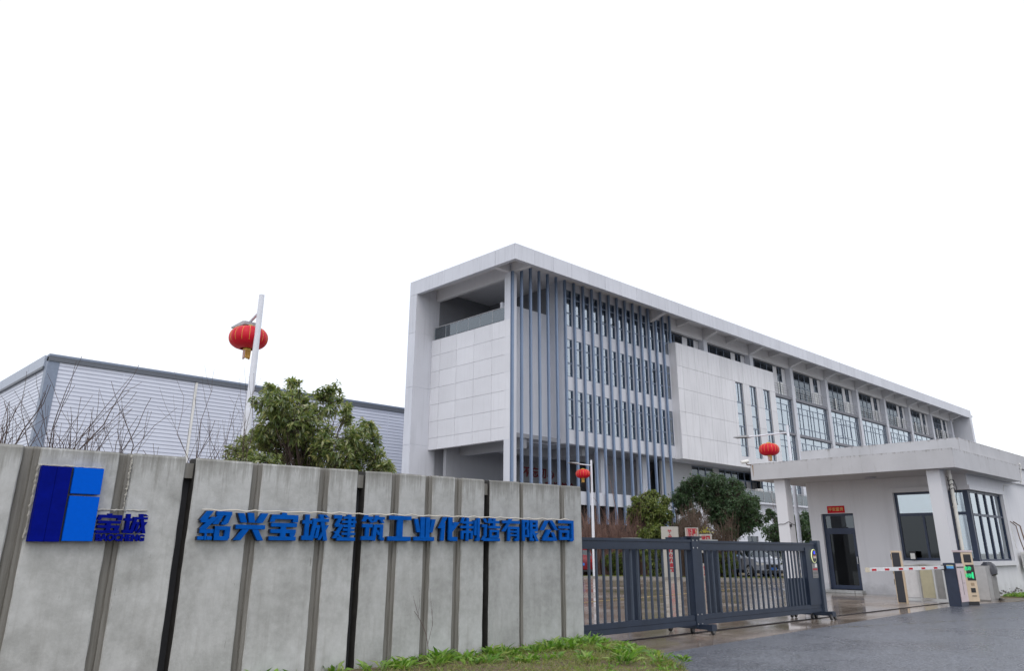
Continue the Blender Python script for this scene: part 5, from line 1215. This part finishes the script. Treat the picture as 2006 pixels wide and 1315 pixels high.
t = thing('sign_block', 'lower pale stone block with red characters beside the centre post of the gate', 'sign', (38.85, 24.78, 0), rot, 'lettered blocks')
m = MB(); m.box(-.33, .33, -.15, .15, 1.35, 2.32); m.box(-.33, .33, -.15, .15, 0, .8); m.box(-.33, -.26, -.14, .14, .8, 1.35); m.box(.26, .33, -.14, .14, .8, 1.35); body = m.build('stone', PUTTY, t, local=True)
for i, (z, ch) in enumerate(((2.1, '爱国'), (1.62, '敬业'), (.55, '诚信'), (.28, '友善'))): text_mesh(ch, 'red_character', RED, body, .24, frame_M((0, -.155, z), (1, 0, 0), (0, 0, 1)), .002, .012)
g = np.random.default_rng(8); n = 60
P = np.stack([38.8 + g.normal(size=n) * .2, 24.78 + g.normal(size=n) * .28, 2.36 + np.abs(g.normal(size=n)) * .12], 1); Dr = g.normal(size=(n, 3)); Dr[:, 2] = abs(Dr[:, 2]) + .3
fl = leafmesh('yellow_flowers', P, Dr, np.full(n, .10), np.full(n, .07), .1, FLOWER, None, None, 9); tag(fl, 'clump of small yellow flowers on top of the lower lettered block', 'flowers')

# ------------------------------------------------------------------ cars
def car(lab, x, y, head, paint, L=4.6, W=1.85, Hh=1.62, plate='front', suv=True, lower=None, group='cars parked in the yard'):
    t = thing('parked_car', lab, 'car', (x, y, 0.04), head, group)
    s = L / 4.6; hz = Hh / 1.62
    # side profile x forward (front at +), z
    if suv: prof = [(-2.28, .38), (-2.30, .75), (-2.24, 1.02), (-2.10, 1.16), (-1.80, 1.52), (-1.45, 1.60), (-.2, 1.62), (.35, 1.55), (1.12, 1.06), (1.9, .98), (2.18, .86), (2.28, .66), (2.28, .40), (2.1, .26), (-2.1, .26)]
    else: prof = [(-2.28, .40), (-2.30, .78), (-2.25, .98), (-1.55, 1.05), (-1.0, 1.42), (-.5, 1.47), (.1, 1.45), (.95, 1.0), (1.9, .88), (2.2, .75), (2.28, .58), (2.26, .38), (2.1, .24), (-2.1, .24)]
    prof = [(a * s, b * hz) for a, b in prof]
    def hw(z, xx):
        f = 1.0 if z < .95 * hz else 1 - .26 * (z - .95 * hz) / (.67 * hz)
        e = 1 - .10 * max(0, (abs(xx) - 1.75 * s) / (.55 * s)) ** 1.5
        b = 1 - .06 * max(0, (.5 * hz - z) / (.25 * hz))
        return W / 2 * f * e * b
    cols = (-1, -.93, -.5, 0, .5, .93, 1); vs = []; n = len(prof)
    for c in cols:
        for (a, b) in prof:
            bulge = (1 - abs(c) ** 3) * .06
            vs.append((a + (bulge if a > 1.6 * s else (-bulge if a < -1.9 * s else 0)), c * hw(b, a) , b - (.05 * (abs(c) > .95) if b > 1.2 * hz else 0)))
    m = MB(); fs = []
    for j in range(len(cols) - 1):
        for i in range(n): fs.append((j * n + i, j * n + (i + 1) % n, (j + 1) * n + (i + 1) % n, (j + 1) * n + i))
    m.add(vs, fs); m.add(vs[:n], [tuple(range(n))]); m.add(vs[-n:], [tuple(range(n - 1, -1, -1))])
    body = m.build('body', paint, t, local=True, smooth=True)
    # windows: side glass, windscreen, rear glass
    if suv: sg = [(-1.95, 1.12), (-1.65, 1.48), (-.2, 1.54), (.28, 1.48), (.88, 1.12)]; ws = ((1.02, 1.10), (.40, 1.53)); rw = ((-2.08, 1.16), (-1.84, 1.49))
    else: sg = [(-1.45, 1.05), (-.95, 1.36), (-.3, 1.40), (.08, 1.38), (.78, 1.02)]; ws = ((.90, 1.02), (.16, 1.43)); rw = ((-1.5, 1.07), (-1.03, 1.40))
    for sd in (-1, 1):
        m = MB(); o = []
        for (a, b) in sg: a *= s; b *= hz; o.append((a, sd * (hw(b, a) + .004), b))
        m.add(o, [tuple(range(len(o)))]); m.build('side_window', CARGL, t, local=True)
    for nm, ((a0, b0), (a1, b1)), dx_ in (('windscreen', ws, .06), ('rear_window', rw, -.06)):
        m = MB(); a0 *= s; a1 *= s; b0 *= hz; b1 *= hz
        m.add([(a0 + dx_, -hw(b0, a0) * .9, b0), (a0 + dx_, hw(b0, a0) * .9, b0), (a1 + dx_ * .8, hw(b1, a1) * .9, b1), (a1 + dx_ * .8, -hw(b1, a1) * .9, b1)], [(0, 1, 2, 3)]); m.build(nm, CARGL, t, local=True)
    if lower:
        m = MB(); m.box(-2.29 * s, 2.31 * s, -W / 2 * .985, W / 2 * .985, .22, .40); m.build('lower_trim', lower, t, local=True, bevel=.03)
    for fx_ in (-1.38 * s, 1.40 * s):
        for sd in (-1, 1):
            m = MB(); m.lathe([(.20, -.11), (.33, -.11), (.345, -.08), (.345, .08), (.33, .11), (.20, .11)], 24)
            m.v = [(fx_ + p[0], sd * (W / 2 - .10) + p[2], .345 + p[1]) for p in m.v]; tr = m.build('wheel', RUBBER, t, local=True, smooth=True)
            m = MB(); m.lathe([(0, 0), (.06, 0)], 12)
            for k in range(5):
                a = 2 * PI * k / 5; c_, s_ = math.cos(a), math.sin(a); m.add([(-.03 * s_, .03 * c_, 0), (.03 * s_, -.03 * c_, 0), (.22 * c_ + .05 * s_, .22 * s_ - .05 * c_, 0), (.22 * c_ - .05 * s_, .22 * s_ + .05 * c_, 0)], [(0, 1, 2, 3)])
            m.lathe([(.20, 0), (.225, 0)], 24)
            m.v = [(fx_ + p[0], sd * (W / 2 + .012), .345 + p[1]) for p in m.v]; m.build('rim', WPLAST, tr, local=True)
    for sd in (-1, 1):
        m = MB(); m.prism([(2.02 * s, .70 * hz), (2.30 * s, .66 * hz), (2.30 * s, .78 * hz), (2.05 * s, .83 * hz)], 'y', sd * .55 * W / 2, sd * .93 * W / 2); m.build('headlight', WPLAST, t, local=True)
        m = MB(); m.box(-2.315 * s, -2.2 * s, sd * .68 * W / 2, sd * .94 * W / 2, .78 * hz, .98 * hz); m.build('tail_light', simple('tail lamp red', (.35, .01, .01), .2), t, local=True)
        m = MB(); m.box(.62 * s, .78 * s, sd * W / 2 * .96, sd * (W / 2 + .14), 1.0 * hz, 1.12 * hz); m.build('mirror', paint, t, local=True, bevel=.02)
    m = MB(); m.box(2.28 * s, 2.345 * s, -.48, .48, .44 * hz, .70 * hz); gr = m.build('grille', BLACK, t, local=True, bevel=.01)
    m = MB(); m.box(2.345 * s, 2.36 * s, -.5, .5, .715 * hz, .74 * hz); m.build('chrome_bar', STEEL, gr, local=True)
    px = 2.352 * s if plate == 'front' else -2.40 * s
    m = MB(); m.box(px, px + .02, -.22, .22, .40 * hz if plate == 'front' else .60 * hz, (.40 if plate == 'front' else .60) * hz + .14); m.build('number_plate', simple('blue number plate', (.05, .18, .62), .4), t, local=True)
    return t
SILV = simple('silver car paint', (.50, .53, .60), .22, .3, .03, 2); RCAR = simple('red car paint', (.17, .006, .014), .25, 0, .04, 2); DGREY = simple('dark car trim', (.03, .03, .035), .5); LSIL = simple('pale silver car paint', (.55, .55, .57), .25, .3, .03, 2); DCAR = simple('dark grey car paint', (.03, .036, .045), .2, .2, .04, 2)
car('red car seen from behind between the concrete wall and the first gate bars', 37.75, 33.5, math.radians(52), RCAR, 4.3, 1.8, 1.55, 'rear', True, DGREY)
car('silver car facing the gate with a black grille and blue number plate', 43.75, 25.1, math.radians(243), SILV, 4.6, 1.88, 1.6, 'front', True, DGREY)
car('pale silver car parked side on behind the silver car, right of it', 45.6, 23.4, math.radians(293), LSIL, 4.7, 1.85, 1.62, 'front', True, DGREY)
car('dark grey car half hidden behind the centre post of the gate', 43.4, 28.6, math.radians(235), DCAR, 4.5, 1.82, 1.5, 'front', False, DGREY)
